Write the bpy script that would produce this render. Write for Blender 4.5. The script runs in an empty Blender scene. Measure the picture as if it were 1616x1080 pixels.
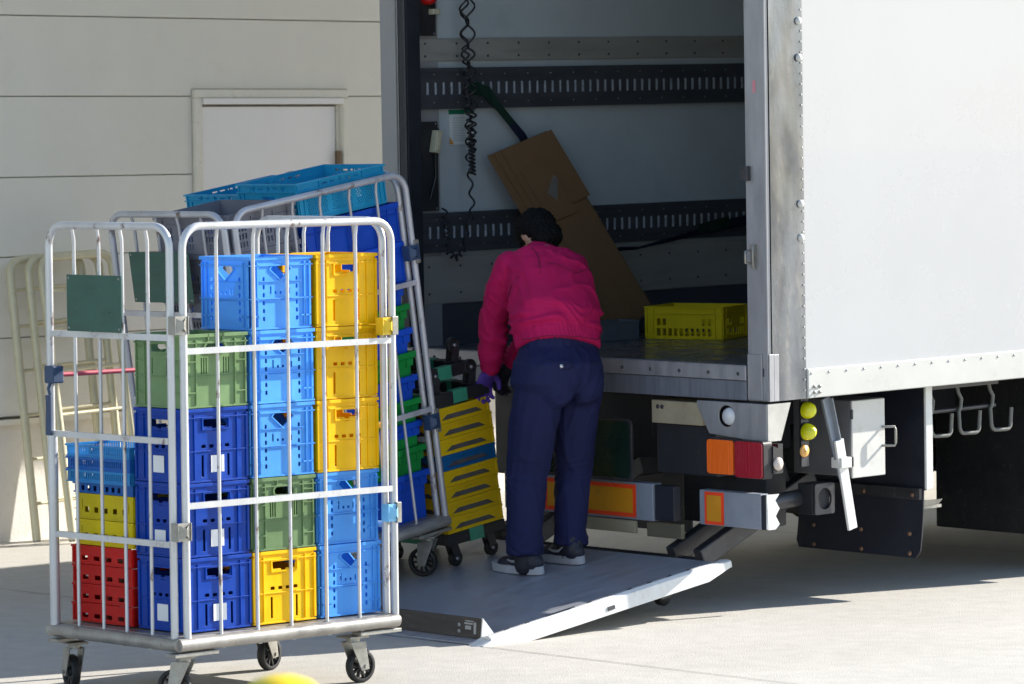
import bpy, bmesh, math, random
from mathutils import Vector, Matrix, noise, geometry
R_ = math.radians
S = bpy.context.scene
COL = S.collection
random.seed(7)

# ---------------------------------------------------------------- camera
cam_d = bpy.data.cameras.new('camera'); cam = bpy.data.objects.new('camera', cam_d); COL.objects.link(cam)
PITCH, ROLL, H = .0496, .0105, 2.0
cp, sp, cr, sr = math.cos(PITCH), math.sin(PITCH), math.cos(ROLL), math.sin(ROLL)
right = Vector((cr, -sr*sp, -sr*cp)); up = Vector((sr, cr*sp, cr*cp)); fwd = Vector((0, cp, -sp))
cam.matrix_world = Matrix(((right.x, up.x, -fwd.x, 0), (right.y, up.y, -fwd.y, 0), (right.z, up.z, -fwd.z, H), (0, 0, 0, 1)))
cam_d.sensor_width = 36; cam_d.lens = 6600/1616*36; cam_d.clip_start = .5; cam_d.clip_end = 800
cam_d.dof.use_dof = True; cam_d.dof.focus_distance = 16.6; cam_d.dof.aperture_fstop = 7
S.camera = cam

# ---------------------------------------------------------------- light
SUN_EL = R_(26.6); SUN = Vector((.878, .479, 0)).normalized()*math.cos(SUN_EL) + Vector((0, 0, math.sin(SUN_EL)))
w = bpy.data.worlds.new("World"); S.world = w; w.use_nodes = True
nt = w.node_tree; sky = nt.nodes.new('ShaderNodeTexSky'); sky.sky_type = 'NISHITA'; sky.sun_disc = False
sky.sun_elevation = SUN_EL; sky.sun_rotation = math.atan2(SUN.x, SUN.y); sky.air_density = 1.0; sky.dust_density = .4; sky.ozone_density = 1.6
nt.links.new(sky.outputs[0], nt.nodes['Background'].inputs[0]); nt.nodes['Background'].inputs[1].default_value = .115
sd = bpy.data.lights.new('sun', 'SUN'); sd.energy = 5.0; sd.angle = R_(.5); sd.color = (1, .95, .87)
so = bpy.data.objects.new('sun', sd); COL.objects.link(so)
so.rotation_euler = SUN.to_track_quat('Z', 'Y').to_euler(); so.location = (20, 20, 20)
S.view_settings.view_transform = 'Standard'; S.view_settings.look = 'None'
S.view_settings.exposure = 1.15; S.view_settings.gamma = 1; S.view_settings.use_curve_mapping = False

# ---------------------------------------------------------------- materials
MATS = {}
def nodes(name):
    m = bpy.data.materials.new(name); m.use_nodes = True; n = m.node_tree
    b = n.nodes['Principled BSDF']; return m, n, b
def mat(name, col, rough=.5, metal=0., var=.12, dirt=None, dirt_amt=.35, dscale=6, bump=.0, bscale=80, stretch=(1, 1, 1), spec=.5, trans=0, coat=0, rvar=.12, thr=(.56, .68)):
    if name in MATS: return MATS[name]
    m, n, b = nodes(name); N = n.nodes.new; L = n.links.new
    tc = N('ShaderNodeTexCoord'); mp = N('ShaderNodeMapping'); mp.inputs['Scale'].default_value = stretch
    L(tc.outputs['Object'], mp.inputs[0])
    ns = N('ShaderNodeTexNoise'); ns.inputs['Scale'].default_value = dscale; ns.inputs['Detail'].default_value = 8; ns.inputs['Roughness'].default_value = .65
    L(mp.outputs[0], ns.inputs['Vector'])
    r1 = N('ShaderNodeMapRange'); r1.inputs[1].default_value = .3; r1.inputs[2].default_value = .7; r1.inputs[3].default_value = 1-var; r1.inputs[4].default_value = 1+var*.5
    L(ns.outputs[0], r1.inputs[0])
    mul = N('ShaderNodeMix'); mul.data_type = 'RGBA'; mul.blend_type = 'MULTIPLY'; mul.inputs[0].default_value = 1; mul.inputs[6].default_value = (*col, 1)
    cb = N('ShaderNodeCombineColor'); [L(r1.outputs[0], cb.inputs[i]) for i in range(3)]; L(cb.outputs[0], mul.inputs[7])
    out = mul.outputs[2]
    if dirt:
        n2 = N('ShaderNodeTexNoise'); n2.inputs['Scale'].default_value = dscale*2.3; n2.inputs['Detail'].default_value = 10; n2.inputs['Roughness'].default_value = .75
        L(mp.outputs[0], n2.inputs['Vector'])
        r2 = N('ShaderNodeMapRange'); r2.inputs[1].default_value = thr[0]; r2.inputs[2].default_value = thr[1]; r2.inputs[3].default_value = 0; r2.inputs[4].default_value = dirt_amt
        L(n2.outputs[0], r2.inputs[0])
        mx = N('ShaderNodeMix'); mx.data_type = 'RGBA'; L(r2.outputs[0], mx.inputs[0]); L(out, mx.inputs[6]); mx.inputs[7].default_value = (*dirt, 1)
        out = mx.outputs[2]
    L(out, b.inputs['Base Color'])
    rr = N('ShaderNodeMapRange'); rr.inputs[1].default_value = .3; rr.inputs[2].default_value = .7; rr.inputs[3].default_value = max(.03, rough-rvar); rr.inputs[4].default_value = min(1, rough+rvar)
    L(ns.outputs[0], rr.inputs[0]); L(rr.outputs[0], b.inputs['Roughness'])
    b.inputs['Metallic'].default_value = metal; b.inputs['Specular IOR Level'].default_value = spec
    if coat: b.inputs['Coat Weight'].default_value = coat
    if trans: b.inputs['Transmission Weight'].default_value = trans
    if bump:
        n3 = N('ShaderNodeTexNoise'); n3.inputs['Scale'].default_value = bscale; n3.inputs['Detail'].default_value = 6; L(mp.outputs[0], n3.inputs['Vector'])
        bp = N('ShaderNodeBump'); bp.inputs['Strength'].default_value = 1; bp.inputs['Distance'].default_value = bump; L(n3.outputs[0], bp.inputs['Height']); L(bp.outputs[0], b.inputs['Normal'])
    MATS[name] = m; return m
def plastic(name, col, rough=.38, dirt=None, tl=.22):
    m = mat(name, col, rough, var=.14, dirt=dirt or tuple(.8*c+.03 for c in col), dirt_amt=.3, dscale=9, bump=.0006, bscale=25, spec=.3)
    n = m.node_tree; b = n.nodes['Principled BSDF']; src = b.inputs['Base Color'].links[0].from_socket
    tc = n.nodes.new('ShaderNodeTexCoord'); mp = n.nodes.new('ShaderNodeMapping'); mp.inputs['Scale'].default_value = (5, 5, 60); sc_ = n.nodes.new('ShaderNodeTexNoise'); sc_.inputs['Scale'].default_value = 3; sc_.inputs['Detail'].default_value = 7; sc_.inputs['Roughness'].default_value = .8
    oi = n.nodes.new('ShaderNodeObjectInfo'); va = n.nodes.new('ShaderNodeVectorMath'); va.operation = 'ADD'; sc3 = n.nodes.new('ShaderNodeVectorMath'); sc3.operation = 'SCALE'; sc3.inputs[0].default_value = (13, 7, 5); n.links.new(oi.outputs['Random'], sc3.inputs['Scale'])
    n.links.new(tc.outputs['Object'], va.inputs[0]); n.links.new(sc3.outputs[0], va.inputs[1]); n.links.new(va.outputs[0], mp.inputs[0]); n.links.new(mp.outputs[0], sc_.inputs['Vector'])
    mr = n.nodes.new('ShaderNodeMapRange'); mr.inputs[1].default_value = .60; mr.inputs[2].default_value = .74; mr.inputs[4].default_value = .45; n.links.new(sc_.outputs[0], mr.inputs[0])
    m2 = n.nodes.new('ShaderNodeMix'); m2.data_type = 'RGBA'; n.links.new(mr.outputs[0], m2.inputs[0]); n.links.new(src, m2.inputs[6]); m2.inputs[7].default_value = (*[.55*c+.22 for c in col], 1)
    hv_ = n.nodes.new('ShaderNodeHueSaturation'); hm_ = n.nodes.new('ShaderNodeMapRange'); hm_.inputs[3].default_value = .86; hm_.inputs[4].default_value = 1.1; n.links.new(oi.outputs['Random'], hm_.inputs[0]); n.links.new(hm_.outputs[0], hv_.inputs['Value']); n.links.new(m2.outputs[2], hv_.inputs['Color']); n.links.new(hv_.outputs[0], b.inputs['Base Color'])
    t = n.nodes.new('ShaderNodeBsdfTranslucent'); t.inputs[0].default_value = (*[min(1, c*1.15) for c in col], 1)
    mx = n.nodes.new('ShaderNodeMixShader'); mx.inputs[0].default_value = tl; n.links.new(b.outputs[0], mx.inputs[1]); n.links.new(t.outputs[0], mx.inputs[2]); n.links.new(mx.outputs[0], n.nodes['Material Output'].inputs[0])
    return m
M = {}
M['lblue'] = plastic('light blue crate plastic', (.10, .42, .98)); M['dblue'] = plastic('dark blue crate plastic', (.0, .060, .44))
M['yellow'] = plastic('amber yellow crate plastic', (1.0, .60, .0)); M['green'] = plastic('sage green crate plastic', (.20, .32, .145))
M['red'] = plastic('red tray plastic', (.68, .012, .010)); M['lemon'] = plastic('lemon yellow tray plastic', (.80, .62, .004))
M['basket'] = plastic('mid blue basket plastic', (.012, .14, .50)); M['basket2'] = plastic('pale basket plastic', (.03, .27, .62))
M['cyan'] = plastic('sky blue mesh plastic', (.02, .36, .62)); M['royal'] = plastic('royal blue tote plastic', (.01, .09, .62)); M['kgreen'] = plastic('bright green tote plastic', (.01, .30, .055))
M['grey'] = plastic('grey crate plastic', (.22, .22, .26), .55); M['mustard'] = plastic('mustard tray plastic', (.85, .58, .010), .5, (.2, .14, .05)); M['sblue'] = plastic('steel blue tray plastic', (.01, .14, .38), .5)
M['label'] = mat('white paper label', (.78, .78, .78), .7, var=.05)
M['cage'] = mat('worn grey cage tube', (.58, .58, .585), .36, .3, var=.18, dirt=(.12, .055, .03), dirt_amt=.85, dscale=6, bump=.0006, bscale=60, thr=(.585, .63), stretch=(1, 1, .45))
M['cage2'] = mat('worn lilac grey cage tube', (.50, .50, .53), .4, .35, var=.22, dirt=(.13, .08, .06), dirt_amt=.85, dscale=6, bump=.0006, bscale=60, thr=(.575, .63), stretch=(1, 1, .45))
M['zinc'] = mat('dull galvanised steel', (.35, .34, .31), .45, .7, var=.3, dirt=(.2, .16, .1), dirt_amt=.6, dscale=18)
M['dsteel'] = mat('dark oily steel', (.07, .07, .078), .42, .6, var=.3, dirt=(.2, .18, .15), dirt_amt=.4, dscale=12)
M['rubber'] = mat('black rubber', (.012, .012, .013), .62, var=.3, dirt=(.10, .09, .08), dirt_amt=.4, dscale=14, bump=.0008)
M['black'] = mat('matt black plastic', (.02, .02, .022), .5, var=.2)
M['board'] = mat('dark green sign board', (.018, .085, .062), .38, var=.25, dirt=(.05, .13, .10), dirt_amt=.4, dscale=8, stretch=(1, 1, 3))
M['pink'] = mat('red crossbar sleeve', (.45, .06, .09), .5); M['bluefit'] = mat('blue plastic fitting', (.03, .06, .13), .5, var=.3)
M['cyfit'] = mat('pale blue plastic fitting', (.2, .5, .75), .4, trans=0, var=.25); M['yfit'] = mat('yellow plastic fitting', (.75, .5, .02), .4)
M['alu'] = mat('brushed aluminium sheet', (.22, .235, .27), .27, 1.0, var=.55, dirt=(.44, .43, .40), dirt_amt=.5, dscale=2.4, bump=.005, bscale=7, stretch=(1, 1, .35))
M['alusat'] = mat('satin aluminium', (.36, .36, .38), .45, .6, var=.2, dirt=(.24, .23, .22), dirt_amt=.45, dscale=5, stretch=(3, 3, .6))
M['alubeige'] = mat('weathered aluminium rail', (.40, .39, .36), .5, .4, var=.15, dirt=(.24, .22, .2), dirt_amt=.4, dscale=4, stretch=(.5, 1, 3))
M['white'] = mat('white truck side panel', (.485, .485, .49), .28, var=.035, dirt=(.44, .445, .455), dirt_amt=.15, dscale=1.1, bump=.0008, bscale=1.5, coat=.2, rvar=.05)
M['skirt'] = mat('cream white skirt rail', (.56, .555, .52), .35, var=.06, dirt=(.55, .52, .46), dirt_amt=.35, dscale=5)
M['inner'] = mat('pale inner lining', (.44, .49, .52), .42, var=.1, dirt=(.26, .32, .36), dirt_amt=.3, dscale=2.5, bump=.001, bscale=3)
M['track'] = mat('dark grey track steel', (.085, .09, .105), .4, .4, var=.2, dirt=(.16, .15, .15), dirt_amt=.3, dscale=5, stretch=(1, 1, 3))
M['gasket'] = mat('black door gasket', (.02, .022, .03), .4, var=.2)
M['floor'] = mat('worn metal truck floor', (.16, .165, .19), .28, .6, var=.3, dirt=(.24, .23, .22), dirt_amt=.5, dscale=6)
M['chassis'] = mat('dark chassis paint', (.012, .013, .018), .55, var=.3, dirt=(.05, .045, .035), dirt_amt=.35, dscale=7)
M['navy'] = mat('dark navy mudguard plastic', (.014, .016, .028), .5, var=.2, dirt=(.05, .045, .04), dirt_amt=.35, dscale=6)
M['beige'] = mat('primer beige steel', (.34, .29, .20), .55, .1, var=.2, dirt=(.2, .15, .1), dirt_amt=.5, dscale=8)
M['greypaint'] = mat('blue grey bumper paint', (.25, .28, .34), .4, .1, var=.12, dirt=(.14, .14, .14), dirt_amt=.35, dscale=9)
M['whitepaint'] = mat('white painted steel', (.72, .72, .70), .4, var=.1, dirt=(.36, .32, .26), dirt_amt=.5, dscale=12, bump=.0004)
M['deck'] = mat('blue grey lift deck', (.37, .385, .42), .45, .3, var=.22, dirt=(.28, .28, .29), dirt_amt=.5, dscale=5, stretch=(.8, 4, 1), bump=.0006)
M['stop'] = mat('dark brown roll stop', (.07, .06, .055), .5, .3, var=.4, dirt=(.2, .18, .16), dirt_amt=.5, dscale=8, stretch=(1, .5, 6))
M['refred'] = mat('red reflective border', (.85, .06, .015), .35, var=.1, dirt=(.3, .08, .04), dirt_amt=.3); M['refyel'] = mat('amber reflective sheet', (.62, .26, .01), .4, var=.12, dirt=(.3, .2, .08), dirt_amt=.4)
M['amber'] = mat('amber lamp lens', (.80, .13, .004), .22, var=.12, coat=.25, bump=.002, bscale=3, stretch=(1, 40, 1)); M['redlens'] = mat('red lamp lens', (.30, .002, .016), .22, var=.12, coat=.25, bump=.002, bscale=3, stretch=(1, 40, 1))
M['yellens'] = mat('yellow marker lens', (.72, .72, .01), .2, var=.12, coat=.5, bump=.0015, bscale=120); M['orlens'] = mat('pale amber reflector', (.80, .42, .12), .3, var=.15)
M['clear'] = mat('frosted lamp lens', (.55, .57, .60), .25, var=.08, coat=.5)
M['plateg'] = mat('dark green plate', (.006, .022, .016), .3, var=.2)
M['card'] = mat('brown corrugated cardboard', (.17, .098, .048), .8, var=.12, dirt=(.13, .075, .035), dirt_amt=.35, dscale=4, bump=.0007, bscale=40, stretch=(1, 1, 1), spec=.2)
M['tape'] = mat('grey tape', (.34, .31, .28), .4)
M['strap'] = mat('dark green webbing', (.006, .026, .016), .8, var=.2, bump=.0008, bscale=300, spec=.2); M['strapn'] = mat('navy webbing', (.008, .011, .03), .8, var=.2, spec=.2)
M['cord'] = mat('black rubber cord', (.012, .012, .014), .4, var=.1)
M['wall'] = mat('beige siding panel', (.80, .775, .705), .6, var=.05, dirt=(.70, .66, .57), dirt_amt=.35, dscale=1.6, bump=.0009, bscale=260, spec=.3)
M['base'] = mat('grey white plinth', (.70, .67, .62), .7, var=.08, dirt=(.45, .42, .36), dirt_amt=.4, dscale=4, bump=.002, bscale=60)
M['doorm'] = mat('light grey steel door', (.87, .85, .84), .45, var=.03, dirt=(.74, .72, .70), dirt_amt=.2, dscale=2, rvar=.05)
M['doorfr'] = mat('cream door frame', (.78, .75, .66), .5, var=.08, dirt=(.36, .31, .22), dirt_amt=.4, dscale=6)
M['cream'] = mat('cream enamelled tube', (.64, .59, .41), .4, .1, var=.12, dirt=(.40, .34, .22), dirt_amt=.45, dscale=9)
M['jacket'] = mat('magenta red jacket cloth', (.46, .008, .088), .8, var=.14, bump=.0006, bscale=500, spec=.2, rvar=.05)
M['trouser'] = mat('navy work trousers cloth', (.013, .016, .066), .8, var=.18, bump=.0006, bscale=500, spec=.25, rvar=.05)
M['skin'] = mat('tanned skin', (.42, .22, .14), .5, var=.08); M['hair'] = mat('black short hair', (.004, .004, .004), .7, spec=.15, var=.3, bump=.004, bscale=150)
M['glove'] = mat('purple work glove', (.085, .035, .30), .7, var=.2, bump=.0008, bscale=300); M['gloveb'] = mat('black work glove', (.012, .012, .02), .7)
M['shoe'] = mat('dark blue trainer', (.018, .02, .035), .6, var=.2, bump=.0008, bscale=200); M['sole'] = mat('pale grey sole', (.42, .42, .45), .6, var=.12); M['shoegrey'] = mat('light grey shoe overlay', (.38, .38, .40), .5)
M['button'] = mat('pale metal button', (.7, .7, .7), .3, .5)
M['bollard'] = mat('glossy yellow bollard paint', (.85, .60, .01), .35, var=.06)
M['paper'] = mat('printed notice paper', (.62, .66, .66), .5, var=.04); M['ink'] = mat('faded grey print', (.30, .33, .36), .6); M['hdr'] = mat('green notice header', (.01, .16, .09), .5); M['tri'] = mat('orange notice triangle', (.6, .25, .02), .5)
M['redbox'] = mat('red plastic plug', (.45, .01, .01), .35); M['cplug'] = mat('yellowed cream plug', (.45, .42, .30), .5); M['dgreen'] = mat('green adhesive tape', (.05, .30, .18), .45, var=.2)

def ground_mat():
    m, n, b = nodes('light concrete slab'); N = n.nodes.new; L = n.links.new
    tc = N('ShaderNodeTexCoord'); V = tc.outputs['Object']
    def nz(s, d=8, r=.6):
        x = N('ShaderNodeTexNoise'); x.inputs['Scale'].default_value = s; x.inputs['Detail'].default_value = d; x.inputs['Roughness'].default_value = r; L(V, x.inputs['Vector']); return x
    a = nz(.55); c = nz(9); g = nz(140, 3)
    cr_ = N('ShaderNodeValToRGB'); e = cr_.color_ramp.elements; e[0].position = .32; e[0].color = (.41, .39, .35, 1); e[1].position = .68; e[1].color = (.49, .465, .42, 1)
    L(a.outputs[0], cr_.inputs[0])
    mx = N('ShaderNodeMix'); mx.data_type = 'RGBA'; mx.blend_type = 'OVERLAY'; mx.inputs[0].default_value = .18; L(cr_.outputs[0], mx.inputs[6]); L(c.outputs[0], mx.inputs[7])
    mg = N('ShaderNodeMix'); mg.data_type = 'RGBA'; mg.blend_type = 'OVERLAY'; mg.inputs[0].default_value = .35; L(mx.outputs[2], mg.inputs[6]); L(g.outputs[0], mg.inputs[7])
    # stains with their own shape
    st = nz(2.2, 4, .5); rs = N('ShaderNodeMapRange'); rs.inputs[1].default_value = .60; rs.inputs[2].default_value = .72; rs.inputs[4].default_value = .16; L(st.outputs[0], rs.inputs[0])
    ms = N('ShaderNodeMix'); ms.data_type = 'RGBA'; L(rs.outputs[0], ms.inputs[0]); L(mg.outputs[2], ms.inputs[6]); ms.inputs[7].default_value = (.29, .275, .25, 1)
    # faint drag marks along the loading direction
    mp = N('ShaderNodeMapping'); mp.inputs['Rotation'].default_value = (0, 0, -.95); mp.inputs['Scale'].default_value = (9, .5, 1); L(V, mp.inputs[0])
    dr = N('ShaderNodeTexNoise'); dr.inputs['Scale'].default_value = 2; dr.inputs['Detail'].default_value = 5; L(mp.outputs[0], dr.inputs['Vector'])
    rd = N('ShaderNodeMapRange'); rd.inputs[1].default_value = .35; rd.inputs[2].default_value = .75; rd.inputs[3].default_value = 0; rd.inputs[4].default_value = .03; L(dr.outputs[0], rd.inputs[0])
    md = N('ShaderNodeMix'); md.data_type = 'RGBA'; L(rd.outputs[0], md.inputs[0]); L(ms.outputs[2], md.inputs[6]); md.inputs[7].default_value = (.53, .51, .47, 1)
    L(md.outputs[2], b.inputs['Base Color']); b.inputs['Roughness'].default_value = .85; b.inputs['Specular IOR Level'].default_value = .3
    bp = N('ShaderNodeBump'); bp.inputs['Distance'].default_value = .0025; L(g.outputs[0], bp.inputs['Height']); L(bp.outputs[0], b.inputs['Normal'])
    return m
M['ground'] = ground_mat()
def checker_mat():
    m, n, b = nodes('dark checker plate'); N = n.nodes.new; L = n.links.new
    tc = N('ShaderNodeTexCoord'); mp = N('ShaderNodeMapping'); mp.inputs['Rotation'].default_value = (0, R_(45), 0); mp.inputs['Scale'].default_value = (30, 30, 30); L(tc.outputs['Object'], mp.inputs[0])
    ck = N('ShaderNodeTexVoronoi'); ck.inputs['Scale'].default_value = 1; ck.inputs['Randomness'].default_value = .0; L(mp.outputs[0], ck.inputs['Vector'])
    rp = N('ShaderNodeMapRange'); rp.inputs[1].default_value = .15; rp.inputs[2].default_value = .4; rp.inputs[3].default_value = 1; rp.inputs[4].default_value = 0; L(ck.outputs[0], rp.inputs[0])
    bp = N('ShaderNodeBump'); bp.inputs['Distance'].default_value = .004; L(rp.outputs[0], bp.inputs['Height']); L(bp.outputs[0], b.inputs['Normal'])
    b.inputs['Base Color'].default_value = (.10, .105, .13, 1); b.inputs['Metallic'].default_value = .5; b.inputs['Roughness'].default_value = .4
    return m
M['checker'] = checker_mat()

# ---------------------------------------------------------------- mesh helpers
class MB:
    def __init__(s): s.v = []; s.f = []; s.sm = []
    def add(s, vs, fs, smooth=False):
        b = len(s.v); s.v += [Vector(v) for v in vs]
        for f in fs: s.f.append([b+i for i in f]); s.sm.append(smooth)
    def box(s, x0, x1, y0, y1, z0, z1, Mx=None):
        vs = [Vector((x, y, z)) for x in (x0, x1) for y in (y0, y1) for z in (z0, z1)]
        if Mx: vs = [Mx @ v for v in vs]
        s.add(vs, [(0, 1, 3, 2), (4, 6, 7, 5), (0, 4, 5, 1), (2, 3, 7, 6), (0, 2, 6, 4), (1, 5, 7, 3)]); return s
    def hexa(s, vs): s.add(vs, [(0, 1, 3, 2), (4, 6, 7, 5), (0, 4, 5, 1), (2, 3, 7, 6), (0, 2, 6, 4), (1, 5, 7, 3)]); return s
    def bar(s, p0, p1, w, h, upv=(0, 0, 1)):
        p0 = Vector(p0); p1 = Vector(p1); d = (p1-p0).normalized(); u = Vector(upv); r = d.cross(u).normalized(); u = r.cross(d)
        s.hexa([p + r*a + u*b for p in (p0, p1) for a in (-w/2, w/2) for b in (-h/2, h/2)]); return s
    def tube(s, pts, r, n=10, caps=True, closed=False):
        pts = [Vector(p) for p in pts]; m = len(pts); rs = r if isinstance(r, (list, tuple)) else [r]*m
        t0 = (pts[1]-pts[0]).normalized(); ref = Vector((0, 0, 1)) if abs(t0.z) < .9 else Vector((1, 0, 0))
        nrm = t0.cross(ref).normalized(); rings = []
        for i in range(m):
            if closed: t = (pts[(i+1) % m]-pts[i-1]).normalized()
            else: t = (pts[min(i+1, m-1)]-pts[max(i-1, 0)]).normalized()
            nrm = (nrm - t*nrm.dot(t)).normalized(); b = t.cross(nrm)
            rings.append([pts[i]+(nrm*math.cos(2*math.pi*k/n)+b*math.sin(2*math.pi*k/n))*rs[i] for k in range(n)])
        vs = [v for ring in rings for v in ring]; fs = []
        for i in range(m if closed else m-1):
            j = (i+1) % m
            for k in range(n): fs.append((i*n+k, i*n+(k+1) % n, j*n+(k+1) % n, j*n+k))
        s.add(vs, fs, True)
        if caps and not closed: s.add(rings[0], [tuple(reversed(range(n)))]); s.add(rings[-1], [tuple(range(n))])
        return s
    def cyl(s, p0, p1, r0, r1=None, n=16): return s.tube([p0, p1], [r0, r0 if r1 is None else r1], n)
    def lathe(s, prof, c, ax, n=20):   # prof: (radius, height)
        ax = Vector(ax).normalized(); c = Vector(c); ref = Vector((0, 0, 1)) if abs(ax.z) < .9 else Vector((1, 0, 0)); u = ax.cross(ref).normalized(); v = ax.cross(u)
        vs = [c+ax*h+(u*math.cos(2*math.pi*k/n)+v*math.sin(2*math.pi*k/n))*r for r, h in prof for k in range(n)]; fs = []
        for i in range(len(prof)-1):
            for k in range(n): fs.append((i*n+k, i*n+(k+1) % n, (i+1)*n+(k+1) % n, (i+1)*n+k))
        s.add(vs, fs, True); return s
    def plate(s, outer, holes, O, U, V, t):
        O, U, V = Vector(O), Vector(U), Vector(V); Nn = U.cross(V).normalized(); loops = [outer]+list(holes)
        flat = [p for lp in loops for p in lp]
        tris = geometry.tessellate_polygon([[Vector((p[0], p[1], 0)) for p in lp] for lp in loops])
        fr = [O+U*p[0]+V*p[1] for p in flat]; bk = [p-Nn*t for p in fr]; k = len(flat)
        fs = []
        for tr in tris:
            a, b, c = [Vector(flat[i]) for i in tr]
            if (b-a).x*(c-a).y-(b-a).y*(c-a).x < 0: tr = (tr[0], tr[2], tr[1])
            fs.append(tuple(tr)); fs.append(tuple(k+i for i in reversed(tr)))
        st = 0
        for li, lp in enumerate(loops):
            m = len(lp); ar = sum(lp[i][0]*lp[(i+1) % m][1]-lp[(i+1) % m][0]*lp[i][1] for i in range(m)); fl = (ar < 0) != (li > 0)
            for i in range(m):
                a, b = st+i, st+(i+1) % m; q = (a, k+a, k+b, b); fs.append(tuple(reversed(q)) if fl else q)
            st += m
        s.add(fr+bk, fs); return s
    def build(s, name, m, parent=None, bevel=0, seg=2, loc=None):
        me = bpy.data.meshes.new(name); me.from_pydata([tuple(v) for v in s.v], [], s.f); me.polygons.foreach_set('use_smooth', s.sm); me.update()
        me.materials.append(M[m] if isinstance(m, str) else m)
        o = bpy.data.objects.new(name, me); COL.objects.link(o)
        if parent: o.parent = parent
        if bevel:
            b = o.modifiers.new('bevel', 'BEVEL'); b.width = bevel; b.segments = seg; b.limit_method = 'ANGLE'; b.angle_limit = R_(50); b.harden_normals = False
        return o
def rect(cx, cy, w, h): return [(cx-w/2, cy-h/2), (cx+w/2, cy-h/2), (cx+w/2, cy+h/2), (cx-w/2, cy+h/2)]
def rrect(cx, cy, w, h, r, n=3):
    o = []
    for (sx, sy, a0) in ((1, -1, -90), (1, 1, 0), (-1, 1, 90), (-1, -1, 180)):
        for i in range(n+1):
            a = R_(a0+90*i/n); o.append((cx+sx*(w/2-r)+r*math.cos(a), cy+sy*(h/2-r)+r*math.sin(a)))
    return o
def arc(c, r, a0, a1, n, u, v):
    c, u, v = Vector(c), Vector(u), Vector(v); return [c+u*r*math.cos(R_(a0+(a1-a0)*i/n))+v*r*math.sin(R_(a0+(a1-a0)*i/n)) for i in range(n+1)]
def props(o, label=None, cat=None, group=None, kind=None):
    if label: o['label'] = label
    if cat: o['category'] = cat
    if group: o['group'] = group
    if kind: o['kind'] = kind
    return o
def thing(name, Mx, label, cat, group=None):
    o = bpy.data.objects.new(name, None); COL.objects.link(o); o.matrix_world = Mx; o.empty_display_size = .1
    return props(o, label, cat, group)
def mk(a, l, u, o): return Matrix(((a.x, l.x, u.x, o.x), (a.y, l.y, u.y, o.y), (a.z, l.z, u.z, o.z), (0, 0, 0, 1)))
def frame(o, ang, ta=0, tl=0):
    a = Vector((math.sin(ang), math.cos(ang), ta)).normalized(); l = Vector((-math.cos(ang), math.sin(ang), tl)); l = (l-a*l.dot(a)).normalized()
    return mk(a, l, a.cross(l), Vector(o))
def sub(F, o, th, de=0):
    return F @ Matrix.Translation(o) @ Matrix.Rotation(-th, 4, 'Y') @ Matrix.Rotation(de, 4, 'Z')
T = frame((1.054, 17.1, 0), .82, .0145, .006)                # truck: x forward, y left, z up; origin under the rear right corner
RF = sub(T, (-1.40, .20, .03), R_(7.8))                     # lift platform surface
R1 = frame((-1.177, 14.602, 0), .808)                        # front cage
de = .06; R2 = sub(RF, (.865-1.02*math.cos(de), 1.15-1.02*math.sin(de), 0), 0, de)   # cage on the platform
W = frame((-2.551, 20.68, 0), .74)                           # warehouse wall

# ================================================================ setting
g = MB(); g.add([(-150, -60, 0), (150, -60, 0), (150, 240, 0), (-150, 240, 0)], [(0, 1, 2, 3)]); props(g.build('ground', 'ground'), kind='structure')
j = MB()
def joint(p, d, L0, L1, wd=.006):
    p = Vector(p); d = Vector(d).normalized(); n_ = Vector((-d.y, d.x, 0)); z = Vector((0, 0, .003)); pts = []
    k = 14
    for i in range(k+1):
        q = p+d*(L0+(L1-L0)*i/k)+z; ww = wd*(.8+.4*random.random()); pts += [q-n_*ww/2, q+n_*ww/2]
    j.add(pts, [(2*i, 2*i+2, 2*i+3, 2*i+1) for i in range(k)])
jm = mat('dark slab joint', (.10, .09, .08), .9, var=.4)
joint((-.114, 16.254, 0), (-.687, .727, 0), -9, 9)
joint((-.114-.682*3.2*0-.731*3.9, 16.254-3.9*.682, 0), (-.687, .727, 0), -9, 9)
joint((-.114+.731*4.2, 16.254+4.2*.682, 0), (-.687, .727, 0), -9, 9)
props(j.build('pavement_joints', jm), kind='structure')

# ---- warehouse
wh = thing('warehouse', W, 'beige panelled warehouse wall with a grey steel door, behind the cages', 'building')
jz = [.617, 1.016, 1.417, 1.812, 2.214, 2.616, 3.02, 3.42]; zz = [.617]+jz[1:]+[4.3]
for i in range(len(jz)):
    z0, z1 = zz[i]+.0022, zz[i+1]-.0022
    if i == 0: z0 = .625
    p = MB()
    segs = [(-9, 1.346), (2.486, 14)] if z0 < 2.2 else [(-9, 14)]
    if abs(z0-2.2162) < .01:      # panel crossed by the door head
        p.plate([(-9, z0), (1.346, z0), (1.346, 2.252), (2.486, 2.252), (2.486, z0), (14, z0), (14, z1), (-9, z1)], [], (0, 0, 0), (1, 0, 0), (0, 0, 1), .05)
    else:
        for a, b in segs: p.box(a, b, 0, .05, z0, z1)
    p.build('siding_panel', 'wall', wh, bevel=.004, seg=1)
MB().box(-9, 14, .052, .10, .3, 4.3).build('backing_sheet', mat('dark joint backing', (.52, .50, .45), .8), wh)
p = MB(); p.box(-9, 1.346, .012, .3, -.05, .60); p.box(2.486, 14, .012, .3, -.05, .60); p.build('plinth', 'base', wh)
p = MB(); p.box(-9, 1.346, -.022, .012, .600, .612); p.box(-9, 1.346, -.022, -.018, .585, .6); p.box(2.486, 14, -.022, .012, .600, .612); p.build('drip_flashing', 'doorfr', wh)
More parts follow.
